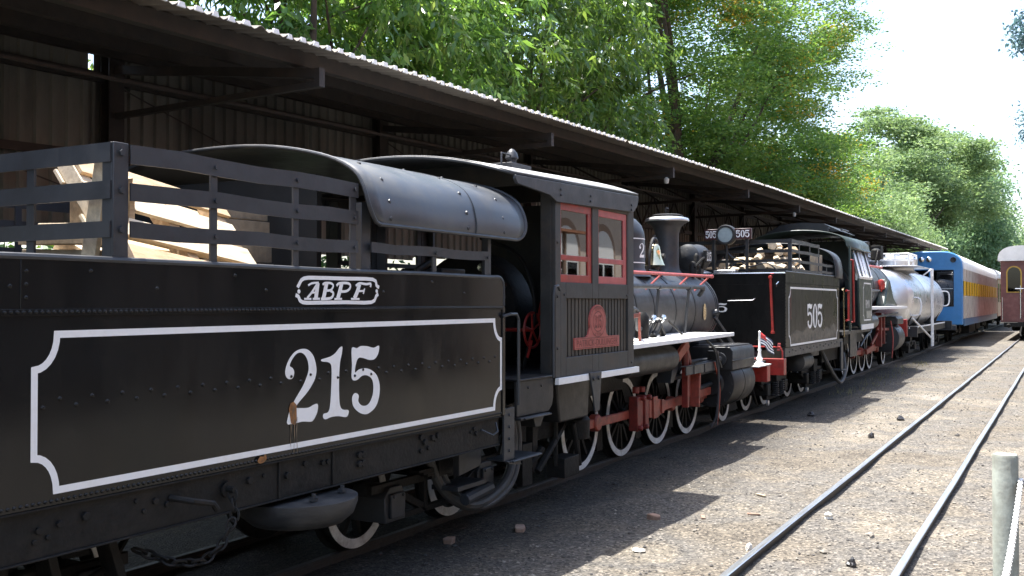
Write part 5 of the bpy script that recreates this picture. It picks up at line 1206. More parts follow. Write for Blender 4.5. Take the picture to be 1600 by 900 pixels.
b = MB(); b.box(22.05, 22.25, SY, SY + .03, .6, 1.2); b.box(22.05, 22.5, SY - .03, SY + .2, .58, .6); b.build("foot_step", M_grey, t5, bevel=.004)
b = MB(); b.box(21.86, 22.4, SY + .15, SF - .15, 1.265, 2.5); b.build("front_bulkhead", M_dark, t5, smooth=0)
# firewood chunks
lr = random.Random(5); wl = ["long pale split log near the rack's rear corner post", "short tan split log"]
spots = [(18.0, 4.55, 2.65), (18.05, 4.8, 2.68), (18.1, 5.1, 2.66), (18.0, 5.35, 2.64), (18.2, 4.6, 2.82), (18.15, 4.9, 2.84), (18.2, 5.2, 2.82), (18.35, 4.6, 2.98), (18.4, 4.95, 2.98), (18.9, 4.5, 2.66), (18.9, 4.6, 2.84), (19.0, 4.55, 3.0), (19.6, 4.5, 2.65), (19.6, 4.6, 2.8), (18.5, 4.7, 3.1), (18.0, 5.7, 2.62), (18.3, 5.6, 2.74)]
for i, (px, py, pz) in enumerate(spots):
    b = MB(); a = lr.uniform(-.5, .5); L_ = lr.uniform(.25, .4) * (1.2 if px > 18.4 else .8); r_ = lr.uniform(.06, .095); dx, dy = (math.cos(a), math.sin(a)) if px > 18.4 or i % 3 else (math.sin(a), math.cos(a))
    p0 = Vector((px - dx * L_, py - dy * L_ * .6, pz - .02)); p1 = Vector((px + dx * L_, py + dy * L_ * .6, pz + .02 + lr.uniform(-.03, .05)))
    b.tube([p0, p0.lerp(p1, .5) + Vector((0, 0, .012)), p1], [r_, r_ * 1.06, r_ * .95], lr.choice((5, 6, 7)))
    o = b.build("firewood_log", [M_wood, M_wood2, M_wood3][lr.randrange(3) if i % 2 else 0], None, bevel=.008, smooth=0)
    tag(o, "split firewood log piled inside the slatted rack of the tender numbered 505", "log", "firewood logs on the second tender")
tag(MB().box(20.05, 20.75, 4.32, 4.4, 2.6, 3.0).build("wooden_crate", M_wood3, None, bevel=.005), "weathered grey wooden crate end standing ahead of the firewood on the second tender", "crate")

# ------------------------------------------------------------------ second locomotive (505)
l5 = thing("steam_locomotive", (28.5, SC, .1), "black steam locomotive beyond tender 505, with white-framed slanted cab windows and a white running board", "locomotive")
B0, B1 = 24.15, 25.95
cb = MB()
low = [(24.35, 1.45), (B1, 1.45), (B1, 2.6), (24.2, 2.6), (24.2, 2.2)]
cb.prism(low, 'Y', SY, SY + .04); cb.prism(low, 'Y', SF - .04, SF)
for s in (0, 1):
    f = (lambda y: y) if s == 0 else (lambda y: 2 * SC - y)
    def sheet(pts):
        a = [(x, f(y), z) for x, y, z in pts]; bq = [(x, f(y + .04), z) for x, y, z in pts]; n = len(a)
        cb.add(a + bq, [tuple(range(n)), tuple(range(2 * n - 1, n - 1, -1))] + [(i, (i + 1) % n, n + (i + 1) % n, n + i) for i in range(n)])
    sheet([(24.2, SY, 2.602), (24.27, SY, 2.602), (25.05, SY + .33, 3.4), (24.95, SY + .33, 3.4)])
    sheet([(25.8, SY, 2.602), (B1, SY, 2.602), (26.85, SY + .33, 3.4), (26.7, SY + .33, 3.4)])
    sheet([(24.95, SY + .332, 3.402), (26.85, SY + .332, 3.402), (26.9, SY + .42, 3.6), (24.7, SY + .42, 3.6)])
cb.box(B1 - .04, B1, SY + .04, SF - .04, 1.45, 2.6); cb.box(B1 + .3, B1 + .34, SY + .45, SF - .45, 2.6, 3.6)
cab5 = cb.build("cab", M_dkgreen, l5, bevel=.006, smooth=30)
def cabpt(u, v, off=.012):  # sloping side, u along, v up
    return Vector((lerp(24.22, 25.94, u) + .78 * v + .02 * u, SY + .33 * v - off, 2.605 + .795 * v))
fw = MB()
for (u0, v0), (u1, v1) in (((.04, .03), (.04, .97)), ((.33, .03), (.33, .97)), ((.4, .03), (.4, .97)), ((.55, .03), (.55, .97)), ((.63, .03), (.63, .97)), ((.95, .03), (.95, .97)), ((.02, .03), (.97, .03)), ((.02, .97), (.97, .97))):
    fw.beam(cabpt(u0, v0), cabpt(u1, v1), .06, .03, up=(0, 1, .3))
wf = fw.build("window_frame", M_white, cab5, smooth=0)
gp = MB(); gp.face([cabpt(.04, .03, 0), cabpt(.95, .03, 0), cabpt(.95, .97, 0), cabpt(.04, .97, 0)]); gp.build("pane", M_glassd, wf, smooth=0)
bo = MB(); border(bo, 24.72, 25.86, 1.62, 2.5, .1, .12, .035, SY - .0025); bo.build("border_line", M_white, cab5, smooth=0, fixn=False)
text_mesh("RMV", .55, .2, "painted_initials", M_white, cab5, (25.05, SY - .003, 1.9), (1, 0, 0), (0, 0, 1))
bo = MB(); bo.box(25.1, 25.75, SY - .012, SY - .002, 1.66, 1.84); bo.build("works_plate", mat("tarnished_plate", (.3, .3, .25), .5, var=.3, vscale=12), cab5, smooth=0)
bo = MB(); bo.box(24.4, 26.0, SY - .03, SY - .004, 1.40, 1.52); bo.build("white_valance", M_white, l5, smooth=0)
rf = MB(); sec = [(SC - 1.12 * math.cos(math.pi * i / 20), 3.36 + .38 * math.sin(math.pi * i / 20) ** .75) for i in range(21)]
full = [(SC - 1.16, 3.3)] + sec + [(SC + 1.16, 3.3)]
for xx in (23.9, 26.95): rf.v += [(xx, y, z + (0 if xx < 25 else .02)) for y, z in full]
rf.f += [(j, j + 1, len(full) + j + 1, len(full) + j) for j in range(len(full) - 1)]; rf.mi += [0] * (len(full) - 1)
rf5 = rf.build("cab_roof", M_dkgreen, l5, smooth=50, fixn=False, thick=.03)
cv2 = MB(); cv2.prism([(SC - .9, 3.73), (SC + .9, 3.73), (SC + .5, 3.93), (SC, 3.97), (SC - .5, 3.93)], 'X', 24.4, 26.3); cv2.build("roof_clerestory", M_black, rf5, smooth=0)
cv2 = MB(); cv2.tube([(25.0, 4.75, 3.6), (25.0, 4.75, 3.82), (25.9, 4.75, 3.82), (25.9, 4.75, 3.6)], .02, 6); cv2.tube([(24.2, 4.9, 3.65), (24.2, 4.9, 3.8), (24.6, 4.9, 3.8), (24.6, 4.9, 3.65)], .015, 6); cv2.build("roof_rail", M_grey, rf5)
fl = MB(); fl.box(22.4, 26, SY + .05, SF - .05, 1.33, 1.40); fl.box(23.5, 24.3, SY + .08, SY + .12, .8, 1.33); fl.build("cab_floor", M_black, l5, smooth=0)
bkh = MB(); bkh.lathe([(0, 0), (.6, .02), (.72, .1), (.72, 1.2)], (24.9, SC, 2.45), 'X', 24); bkh.build("backhead", M_grime, l5, smooth=40)
for px, z0, z1 in ((23.35, 1.6, 3.0), (22.75, 1.65, 2.3)):
    b = MB(); b.tube([(px, SY + .02, z0), (px, SY - .03, z0), (px - .08, SY - .03, z1), (px - .08, SY + .02, z1)] if z1 > 2.5 else [(px - .12, SY, z1), (px, SY - .03, z1), (px, SY - .03, z0), (px - .12, SY, z0)], .025, 8); b.build("red_handrail", M_red, l5)
b = MB(); b.box(23.25, 23.33, SY + .02, SY + .06, 1.4, 3.3); b.build("cab_stanchion", M_dkgreen, l5)
BZ5, BR5 = 2.45, .78
b = MB(); b.lathe([(BR5, 0), (BR5, 6.9), (BR5 - .05, 6.98), (BR5 - .06, 7.0), (.3, 7.1), (0, 7.12)], (26.0, SC, BZ5), 'X', 48)
bo5 = b.build("boiler", M_boiler, l5, smooth=40)
for xx in (26.6, 27.6, 28.7, 29.8, 31.0, 32.6):
    b = MB(); b.lathe([(BR5 + .001, -.035), (BR5 + .01, -.03), (BR5 + .01, .03), (BR5 + .001, .035)], (xx, SC, BZ5), 'X', 48); b.build("boiler_band", M_black, bo5, smooth=40)
b = MB(); b.tube([(26.0, 4.62, 3.0), (30.2, 4.62, 3.04)], .03, 8); b.build("red_handrail", M_pink, l5)
b = MB(); b.lathe([(.34, 0), (.3, .1), (.29, .3), (.2, .42), (0, .47)], (28.2, SC, 3.18), n=28); b.build("sand_dome", M_boiler, l5, smooth=50)
b = MB(); b.lathe([(.4, 0), (.36, .1), (.35, .35), (.27, .5), (0, .58)], (29.9, SC, 3.16), n=28); b.build("steam_dome", M_boiler, l5, smooth=50)
b = MB(); b.lathe([(.3, 0), (.24, .08), (.22, .55), (.26, .62), (.27, .7), (.2, .72), (.18, .5)], (32.2, SC, 3.2), n=28); b.build("chimney", M_boiler, l5, smooth=50)
b = MB(); b.box(31.6, 32.0, 4.85, 5.15, 3.35, 3.75); b.lathe([(.12, 0), (.16, .04), (.14, .3), (.05, .36)], (31.3, 4.95, 3.3), n=16); b.tube(crom([(30.9, 4.9, 3.2), (31.1, 4.85, 3.6), (31.5, 4.9, 3.3)], 4, False), .03, 6); b.build("feedwater_pump", M_grime, l5, bevel=.01, smooth=40)
b = MB(); b.lathe([(0, -.16), (.09, -.12), (.12, 0), (.08, .14), (0, .17)], (30.75, 4.72, 2.55), n=14); b.tube([(30.75, 4.72, 2.4), (30.8, 4.72, 2.05)], .03, 6); b.build("safety_lamp", M_red, l5, smooth=40)
b = MB(); b.box(26.9, 27.2, 4.55, 4.7, 1.95, 2.1); b.tube([(27.05, 4.6, 1.92), (27.05, 4.6, 2.2)], .05, 8); b.tube([(26.8, 4.62, 2.14), (27.3, 4.62, 2.14)], .02, 6); b.build("red_valve", M_red, l5, bevel=.01)
b = MB(); b.tube([(26.0, 4.72, 2.36), (30.4, 4.72, 2.38)], .03, 8); b.build("steam_pipe", M_grey, l5)
b = MB(); b.prism([(30.4, 1.93), (33.0, 1.93), (32.0, 2.2), (31.3, 2.72), (31.05, 2.75)], 'Y', 4.55, 4.85); b.build("sloping_casing", M_dkgreen, l5, bevel=.06, smooth=50)
b = MB(); b.box(26.0, 32.4, SY + .02, SY + .06, 1.86, 1.93); b.box(26.0, 32.4, SY + .06, 4.9, 1.9, 1.93); b.build("running_board", M_white, l5, smooth=0)
b = MB(); b.tube([(26.3, 4.5, 1.6), (32.4, 4.5, 1.72)], .03, 8); b.tube(crom([(26.6, 4.3, 1.6), (26.2, 4.28, 1.3), (25.5, 4.25, 1.25), (24.6, 4.25, 1.0)], 4, False), .025, 6); b.build("delivery_pipe", M_grey, l5)
r_ = .2; b = MB(); b.lathe([(0, 0), (r_ * .7, .01), (r_, .05), (r_, 1.1), (r_ * .7, 1.14), (0, 1.15)], (26.2, 4.45, 1.55), 'X', 24); b.build("air_reservoir", M_canopy, l5, smooth=40)
b = MB(); b.box(24.5, 33.5, 5.12, 5.18, .6, 1.5); b.box(24.5, 33.5, 5.92, 5.98, .6, 1.5); b.box(25.5, 28.0, 4.8, 6.3, 1.0, 1.9); b.build("main_frame", M_grime, l5, smooth=0)
dr5 = (26.9, 28.15, 29.4, 30.6)
for xx in dr5: wheelset(l5, xx, 5.03, 6.1, .53, .63, spokes=13)
wheelset(l5, 33.1, 5.03, 6.1, .36, .46, spokes=9, name="pilot_wheel")
b = MB(); b.beam((26.5, 4.85, .7), (30.9, 4.85, .7), .06, .12)
for xx in dr5: b.lathe([(0, -.06), (.1, -.06), (.12, 0), (.12, .05), (0, .05)], (xx, 4.85, .7), 'Y', 14)
b.build("side_rod", M_redr, l5, bevel=.008)
b = MB(); b.beam((28.15, 4.72, .7), (31.2, 4.72, .95), .06, .14); b.build("main_rod", M_redr, l5, bevel=.008)
b = MB(); b.beam((29.5, 4.6, 1.75), (29.5, 4.6, .8), .1, .16, up=(0, 1, 0)); b.beam((29.2, 4.6, 1.3), (31.2, 4.6, 1.25), .05, .08); b.beam((30.2, 4.6, 1.65), (30.2, 4.6, .85), .09, .12, up=(0, 1, 0)); b.beam((28.4, 4.62, .9), (29.5, 4.62, 1.2), .05, .08); b.build("valve_gear", M_redg, l5, bevel=.008)
b = MB(); b.box(30.0, 31.6, 4.66, 4.8, 1.08, 1.13); b.box(30.0, 31.6, 4.66, 4.8, .82, .86); b.build("slide_bars", M_grey, l5)
b = MB(); b.lathe([(0, -.04), (.2, -.04), (.42, -.02), (.43, 0), (.43, 1.15), (.4, 1.2), (0, 1.21)], (31.4, 4.74, .98), 'X', 36); b.build("cylinder", M_boiler, l5, smooth=40)
b = MB(); b.prism([(4.36, 1.38), (4.36, 1.55), (4.42, 1.62), (5.1, 1.62), (5.1, 1.38)], 'X', 31.4, 32.6); b.box(31.45, 32.4, 4.9, 6.2, .9, 1.7); b.build("steam_chest", M_boiler, l5, bevel=.03)
b = MB(); b.box(33.8, 34.0, 4.42, SF - .22, .95, 1.5); b.build("pilot_beam", M_red, l5, bevel=.02)
b = MB(); b.tube(crom([(31.0, 4.5, 1.5), (31.1, 4.45, 1.0), (31.2, 4.5, .4)], 4, False), .018, 6); b.build("drain_pipe", M_pink, l5)

# ------------------------------------------------------------------ silver tank wagon
tw = thing("tank_wagon", (40.5, SC, .1), "silver painted tank wagon with railed dome and white ladder, ahead of the second locomotive", "tank wagon")
TZ, TR = 2.13, 1.08
b = MB(); b.lathe([(0, 0), (.5, .03), (.9, .13), (1.04, .28), (TR, .42), (TR, 9.9), (1.04, 10.04), (.9, 10.2), (.5, 10.3), (0, 10.33)], (35.6, SC, TZ), 'X', 48)
body = b.build("tank", M_silver, tw, smooth=50)
for xx in (37.2, 39.3, 42.6, 44.6): b = MB(); b.lathe([(TR + .001, -.04), (TR + .012, -.035), (TR + .012, .035), (TR + .001, .04)], (xx, SC, TZ), 'X', 48); b.build("tank_band", M_silver, body, smooth=40)
b = MB(); b.lathe([(.95, 0), (.8, .1), (.78, .2), (.9, .22), (.92, .5), (.85, .56), (.35, .62), (.3, .7), (0, .72)], (38.3, SC, TZ + .95), n=36); b.build("dome", M_silver, tw, smooth=40)
b = MB(); b.box(35.9, 39.45, SY + .15, SF - .15, 3.26, 3.29); b.build("dome_platform", M_silver, tw, bevel=.01)
b = MB()
RX0, RX1, RYa, RYb = 36.9, 38.9, 4.75, 6.35
for xx in (RX0, (RX0 + RX1) / 2, RX1):
    for yy in (RYa, RYb): b.tube([(xx, yy, 3.3), (xx, yy, 3.74)], .032, 6)
for yy in (RYa, RYb):
    for zz in (3.74, 3.52): b.tube([(RX0, yy, zz), (RX1, yy, zz)], .032, 6)
    b.tube([(RX0, yy, 3.52), (38, yy, 3.74)], .02, 6)
for xx in (RX0, RX1):
    for zz in (3.74, 3.52): b.tube([(xx, RYa, zz), (xx, RYb, zz)], .032, 6)
    for yy in (5.2, 5.8): b.tube([(xx, yy, 3.3), (xx, yy, 3.74)], .025, 6)
    b.tube([(xx, RYa, 3.52), (xx, 5.2, 3.74)], .02, 6)
b.build("railing", M_white, tw)
b = MB()
for xx in (38.95, 39.35): b.tube([(xx, SY + .05, .45), (xx, SY + .05, 3.27)], .03, 8)
for q in range(9): b.tube([(38.95, SY + .05, .6 + q * .3), (39.35, SY + .05, .6 + q * .3)], .02, 6)
b.tube([(39.15, SY + .05, .7), (36.5, SY + .4, 1.5)], .035, 8); b.tube([(38.95, SY + .05, 3.25), (38.6, SY + .3, 3.0)], .025, 6); b.build("ladder", M_white, tw)
b = MB(); b.tube(crom([(45.3, 4.6, 2.5), (45.4, 4.3, 2.45), (45.4, 4.3, 1.95), (45.3, 4.6, 1.9)], 4, False), .03, 6); b.tube(crom([(36.1, 4.6, 2.2), (36.1, 4.3, 2.15), (36.1, 4.3, 1.65), (36.1, 4.6, 1.6)], 4, False), .03, 6); b.build("grab_iron", M_white, tw)
b = MB(); b.box(35.0, 46.3, SY + .3, SY + .42, .95, 1.2); b.box(35.0, 46.3, SF - .42, SF - .3, .95, 1.2); b.box(34.95, 35.1, SY + .05, SF - .05, .9, 1.25); b.box(46.2, 46.35, SY + .05, SF - .05, .9, 1.25)
for xx in (36.6, 38.8, 42.6, 44.8): b.prism([(SC - .8, 1.2), (SC + .8, 1.2), (SC + 1.0, 1.75), (SC - 1.0, 1.75)], 'X', xx - .08, xx + .08)
b.build("underframe", M_black, tw, bevel=.01)
b = MB(); b.box(34.9, 45.8, SY + .28, SY + .30, 1.17, 1.22); b.build("white_sill", M_white, tw, smooth=0)
for xc in (37.0, 44.4):
    for dx in (-.75, .75): wheelset(tw, xc + dx, 5.05, 6.05, .4, .5, spokes=8, name="wheel", tyre=False)
    b = MB(); b.beam((xc - 1.1, 4.75, .62), (xc + 1.1, 4.75, .62), .1, .14); b.beam((xc - .7, 4.75, .35), (xc + .7, 4.75, .35), .1, .1); b.box(xc - .2, xc + .2, 4.7, 6.4, .5, .9); b.box(xc - .95, xc - .6, 4.66, 4.9, .38, .65); b.box(xc + .6, xc + .95, 4.66, 4.9, .38, .65); b.build("bogie_frame", M_grime, tw, bevel=.015)

# ------------------------------------------------------------------ coaches
def coach_shell(xs_, half, z0, ze, zc, cx, n=20, e=.55):
    pts = [(cx - half, z0), (cx - half, ze)]
    pts += [(cx - half * math.copysign(abs(math.cos(math.pi * i / n)) ** e, math.cos(math.pi * i / n)), ze + (zc - ze) * math.sin(math.pi * i / n) ** .8) for i in range(1, n)]
    pts += [(cx + half, ze), (cx + half, z0)]
    return pts
SLO = 0.006
bc = thing("railcar", (62, 5.6, .1), "blue-fronted railcar with ribbed stainless sides, a yellow band and pale roof, behind the tank wagon", "railcar")
RC = 5.50; FX, EX = 50.0, 75.5; HW = 1.38
sec = coach_shell(0, HW, 1.0, 3.6, 4.42, RC)
b = MB(); b.prism(sec, 'X', FX, FX + .22)
front = b.build("cab_front", M_blue, bc, bevel=.05, smooth=40)
b = MB(); b.prism([(4.50, 1.84), (5.44, 1.84), (5.44, 3.54), (4.50, 3.54)], 'X', FX - .012, FX - .004); wfr = b.build("window", M_dark, front, smooth=0)
b = MB(); b.prism([(4.53, 1.87), (5.41, 1.87), (5.41, 3.51), (4.53, 3.51)], 'X', FX - .02, FX - .014); b.build("pane", M_glassd, wfr, smooth=0)
b = MB(); b.box(FX - .03, FX - .02, 4.53, 5.41, 2.66, 2.68); b.build("window_bar", M_silver, wfr, smooth=0)
b = MB(); b.prism([(5.56, 1.84), (6.5, 1.84), (6.5, 3.54), (5.56, 3.54)], 'X', FX - .012, FX - .004); b.build("window", M_glassd, front, smooth=0)
for yy in (5.88, 5.56): b = MB(); b.lathe([(0, -.06), (.1, -.055), (.13, -.02), (.13, 0)], (FX, yy, 4.03), 'X', 20); b.build("headlamp", M_chrome, front, smooth=50)
b = MB(); b.lathe([(0, -.02), (.07, -.02), (.12, -.04), (.13, 0)], (FX, 4.52, 4.0), 'X', 20); b.build("marker_lamp", M_black, front, smooth=50)
b = MB(); b.box(FX - .15, FX + .1, 4.4, 6.6, .75, 1.0); b.box(FX - .5, FX - .15, 5.3, 5.7, .7, .95); b.tube([(FX - .2, 4.7, 1.06), (FX - .2, 5.1, 1.08)], .07, 10); b.build("buffer_beam", M_grey, bc, bevel=.02)
def ribbed_side(z0, z1, y, m, name, parent, amp=.02, per_=.4, x0=FX + .22, x1=EX):
    mb = MB(); n = int((x1 - x0) / per_); P = []
    for i in range(n): a = x0 + i * per_; P += [(a, y), (a + per_ * .5, y), (a + per_ * .6, y - amp), (a + per_ * .9, y - amp)]
    P.append((x1, y)); mb.strip([(p, q, z0) for p, q in P], [(p, q, z1) for p, q in P]); return mb.build(name, m, parent, smooth=0, fixn=False, thick=.01)
b = MB(); b.prism([(RC - HW + .02, 1.05), (RC - HW + .02, 3.58), (RC + HW - .02, 3.58), (RC + HW - .02, 1.05)], 'X', FX + .22, EX); body = b.build("body", M_stain, bc, smooth=0)
ribbed_side(1.3, 2.35, RC - HW, M_stain, "ribbed_cladding", body, .045, .9); ribbed_side(3.02, 3.58, RC - HW, M_stain, "ribbed_cladding", body, .045, .9)
b = MB(); b.box(FX + .24, EX, RC - HW - .012, RC - HW + .01, 2.352, 3.018); b.build("window_strip", M_dark, body, smooth=0)
for q in range(16): b = MB(); b.box(FX + .23 + q * 1.58, FX + .23 + q * 1.58 + .8, RC - HW - .06, RC - HW - .013, 2.35, 3.02); b.build("yellow_panel", M_yellow, body, bevel=.01, smooth=0)
b = MB(); b.box(FX + .3, EX, RC - HW - .03, RC - HW + .01, .95, 1.28); b.build("blue_skirt", mat("skirt_blue", (.04, .12, .22), .4, var=.3, vscale=3), body, smooth=0)
b = MB(); rs = coach_shell(0, HW + .04, 3.58, 3.6, 4.4, RC); b.prism(rs, 'X', FX + .221, EX + .1); rf = b.build("roof", M_cream, bc, smooth=40)
for q in range(7): b = MB(); b.lathe([(.2, 0), (.22, .08), (.12, .14), (0, .16)], (FX + 1 + q * 3.4, RC - .75, 4.2), n=14); b.build("roof_vent", M_silver, rf, smooth=40)
for xc in (54.0, 71.5):
    for dx in (-.9, .9): wheelset(bc, xc + dx, 5.05, 6.0, .42, .52, spokes=6, name="wheel", tyre=False, cw=False)
    b = MB(); b.beam((xc - 1.3, 4.7, .65), (xc + 1.3, 4.7, .65), .12, .18); b.box(xc - .25, xc + .25, 4.6, 6.4, .5, .9); b.build("bogie_frame", M_grime, bc, bevel=.015)
b = MB(); b.box(57, 61, 4.4, 4.9, .45, .95); b.box(63, 66, 4.5, 5.0, .5, .95); b.build("equipment_box", M_grime, bc, bevel=.03)
def plain_coach(root, x0, x1, cx, mbody, mroof, z0, ze, zc, half=1.36, nwin=10, gold=True):
    b = MB(); b.prism([(cx - half, z0), (cx - half, ze), (cx + half, ze), (cx + half, z0)], 'X', x0, x1); body = b.build("body", mbody, root, bevel=.02, smooth=0)
    b = MB(); b.prism(coach_shell(0, half + .12, ze + .002, ze + .05, zc, cx), 'X', x0 - .25, x1 + .25); b.build("roof", mroof, root, smooth=40)
    for s in (-1, 1):
        for q in range(nwin):
            a = lerp(x0, x1, (q + .25) / nwin); bq = lerp(x0, x1, (q + .75) / nwin); y = cx + s * (half + .012)
            b = MB(); b.box(a, bq, min(y, y - s * .01), max(y, y - s * .01), z0 + 1.0, ze - .35); b.build("window", M_glassd, root, smooth=0)
    for xc in (x0 + 2.6, x1 - 2.6):
        for dx in (-.9, .9): wheelset(root, xc + dx, cx - .53, cx + .53, .42, .52, spokes=6, name="wheel", tyre=False, cw=False)
        b = MB(); b.beam((xc - 1.3, cx - .85, .65), (xc + 1.3, cx - .85, .65), .12, .18); b.beam((xc - 1.3, cx + .85, .65), (xc + 1.3, cx + .85, .65), .12, .18); b.box(xc - .25, xc + .25, cx - .9, cx + .9, .5, .9); b.build("bogie_frame", M_grime, root, bevel=.015)
    return body
c2 = thing("passenger_coach", (88, 5.5, .1), "brown wooden passenger coach coupled behind the blue-fronted railcar, far down the line", "coach")
plain_coach(c2, 77.2, 97, 5.5, M_brown, M_cream, 1.05, 3.7, 4.45)
mc = thing("passenger_coach", (67, 1.62, .1), "maroon passenger coach with pale roof and arched gold-edged end window, alone on the empty track", "coach")
MX = 58.2
mbody = plain_coach(mc, MX, MX + 18, 1.62, M_maroon, M_cream, 1.0, 4.2, 5.0, half=1.36)
for yc in (2.35, 1.0):
    w_ = .36; out = [(yc - w_, 2.55), (yc + w_, 2.55), (yc + w_, 3.6)] + [(yc + w_ * math.cos(math.pi * i / 12), 3.6 + .34 * math.sin(math.pi * i / 12)) for i in range(1, 12)] + [(yc - w_, 3.6)]
    b = MB(); b.prism(out, 'X', MX - .03, MX - .006); fr_ = b.build("end_window", M_gold, mbody, smooth=0)
    inn = [(yc + (y - yc) * .84, 3.1 + (z - 3.1) * .92) for y, z in out]; b = MB(); b.prism(inn, 'X', MX - .04, MX - .031); b.build("pane", M_glassd, fr_, smooth=0)
b = MB(); b.prism([(1.36, 1.2), (1.9, 1.2), (1.9, 3.4), (1.36, 3.4)], 'X', MX - .02, MX - .006); b.build("end_door", M_maroon, mbody, bevel=.01)
b = MB()
for yy in (2.9, .34): b.tube([(MX - .05, yy, 1.1), (MX - .08, yy, 2.3)], .025, 6)
b.tube([(MX - .06, 2.05, 1.2), (MX - .06, 2.05, 2.9)], .03, 6); b.tube([(MX - .06, 2.3, 2.75), (MX - .06, 1.9, 2.75)], .025, 6); b.build("end_handrail", M_chrome, mc)
b = MB(); b.box(MX - .2, MX, .4, 2.84, .75, 1.0); b.box(MX - .7, MX - .2, 1.48, 1.76, .72, .96); b.tube(crom([(MX - .2, 2.0, .8), (MX - .5, 2.05, .4), (MX - .7, 2.0, .3)], 4, False), .04, 6); b.tube([(MX - .25, 2.6, .85), (MX - .4, 2.6, .8)], .1, 10); b.build("buffer_beam", M_grime, mc, bevel=.02)

# ------------------------------------------------------------------ post, chain and ground debris
def post(x, label, y0=.33):
    b = MB(); b.lathe([(.073, 0), (.073, 1.07), (.066, 1.085), (0, 1.087)], (x, y0, .035), n=28); b.lathe([(.02, -.12), (.02, -.075)], (x, y0, .95), 'Y', 8)
    return tag(b.build("barrier_post", M_post, None, smooth=40), label, "post", "posts carrying the white chain")
post(6.8, "pale grey-green round post with a white chain hanging from its top, beside the empty track")
def cat(x0, x1, z, sag, n=24, y1=.245): return [(lerp(x0, x1, i / n), lerp(.245, y1, i / n), z - sag * (1 - (2 * i / n - 1) ** 2)) for i in range(n + 1)]
tag(chain_mesh(cat(6.8, 3.0, .97, .16), .034, .0062, .0135).build("chain", M_chain, None, smooth=60), "white chain running from the round post towards the camera", "chain", "white chain")
tag(chain_mesh(cat(6.8, 10.6, .97, .42, 24, -.2), .034, .0062, .0135).build("chain", M_chain, None, smooth=60), "white chain sagging away from the round post on its far side", "chain", "white chain")
post(10.6, "next round post beyond the frame, holding the far end of the white chain", -.12); post(3.0, "round post at the camera end of the white chain")
def lump(name, x, y, r, m, label, cat_, sq=.6, grp=None):
    b = MB(); bm = bmesh.new(); bmesh.ops.create_icosphere(bm, subdivisions=2, radius=1)
    rr_ = random.Random(int(x * 100)); ph = [rr_.uniform(0, 6) for _ in range(3)]
    for v in bm.verts:
        k = r * (1 + .25 * math.sin(v.co.x * 3 + ph[0]) + .2 * math.sin(v.co.y * 4 + ph[1]) + .15 * math.sin(v.co.z * 5 + ph[2]))
        b.v.append((x + v.co.x * k, y + v.co.y * k * .8, ground_z(x, y) + r * sq * .6 + v.co.z * k * sq))
    b.f = [tuple(v.index for v in f.verts) for f in bm.faces]; b.mi = [0] * len(b.f); bm.free()
    return tag(b.build(name, m, None, smooth=20), label, cat_, grp)
def brickbit(x, y, rz, L_, label):
    b = MB(); c = Vector((x, y, ground_z(x, y) + .02)); rr_ = random.Random(int(x * 77)); d = Vector((math.cos(rz), math.sin(rz), .08)); n_ = Vector((-d.y, d.x, 0))
    ends = []
    for t, k in ((-.5, .7), (-.3, 1), (.25, .95), (.5, .6)):
        o = c + d * L_ * t; ends.append([o + n_ * (sx_ * .045 * k + rr_.uniform(-.008, .008)) + Vector((0, 0, sz_ * .03 * k + rr_.uniform(-.006, .006))) for sx_, sz_ in ((-1, -1), (1, -1), (1, 1), (-1, 1))])
    v = [p for e in ends for p in e]; f = [(0, 1, 2, 3), (15, 14, 13, 12)] + [(i * 4 + j, i * 4 + (j + 1) % 4, i * 4 + 4 + (j + 1) % 4, i * 4 + 4 + j) for i in range(3) for j in range(4)]
    b.add(v, f); return tag(b.build("brick_fragment", M_brick, None, bevel=.008, smooth=30), label, "brick", "broken bricks on the ground")
brickbit(7.83, 4.27, .5, .15, "broken tan brick lying in the shade beside the tender's front wheels, the largest piece")
brickbit(8.9, 3.42, 1.2, .13, "broken brick at the edge of the shade below the cab")
brickbit(7.1, 4.55, .2, .1, "small brick piece close to the rail by the tender wheel")
lump("coal_lump", 7.98, 1.45, .045, M_coal, "black coal lump between the empty track's rails in front", "coal", .8, "coal lumps on the ground")
lump("coal_lump", 18.3, 2.5, .07, M_coal, "black coal lump beyond the empty track, level with the second tender", "coal", .8, "coal lumps on the ground")
lump("coal_lump", 15.6, 2.55, .06, M_coal, "black coal lump beside the empty track, level with the chimney", "coal", .8, "coal lumps on the ground")
lump("coal_lump", 18.2, 4.0, .06, M_coal, "black coal lump at the shade's edge near the second tender's red beam", "coal", .8, "coal lumps on the ground")
lump("pale_stone", 9.6, 1.95, .05, M_paperbit, "pale stone against the inner side of the empty track's farther rail", "stone", .7, "pale stones by the track")
lump("pale_stone", 9.1, 1.5, .06, M_g1, "flat pale stone between the rails of the empty track", "stone", .4, "pale stones by the track")
lump("pale_stone", 8.15, 2.3, .045, M_paperbit, "whitish stone at the outer foot of the empty track's farther rail", "stone", .6, "pale stones by the track")
lump("pale_stone", 7.6, 3.05, .05, M_paperbit, "flat whitish stone out in the sunny yard near the bottom edge", "stone", .4, "pale stones by the track")
for i, (x, y, a) in enumerate(((9.1, 3.0, .4), (10.4, 2.8, 1.1), (9.4, 2.6, 2.0))):
    b = MB(); z = ground_z(x, y) + .015; d = Vector((math.cos(a), math.sin(a), .03)) * .06; c = Vector((x, y, z)); b.beam(c - d, c + d, .035, .012)
    tag(b.build("wood_chip", M_wood3 if i % 2 else M_brick, None, smooth=0), "small splinter of wood lying on the sunny gravel yard", "wood chip", "wood chips on the gravel")
ow = MB()
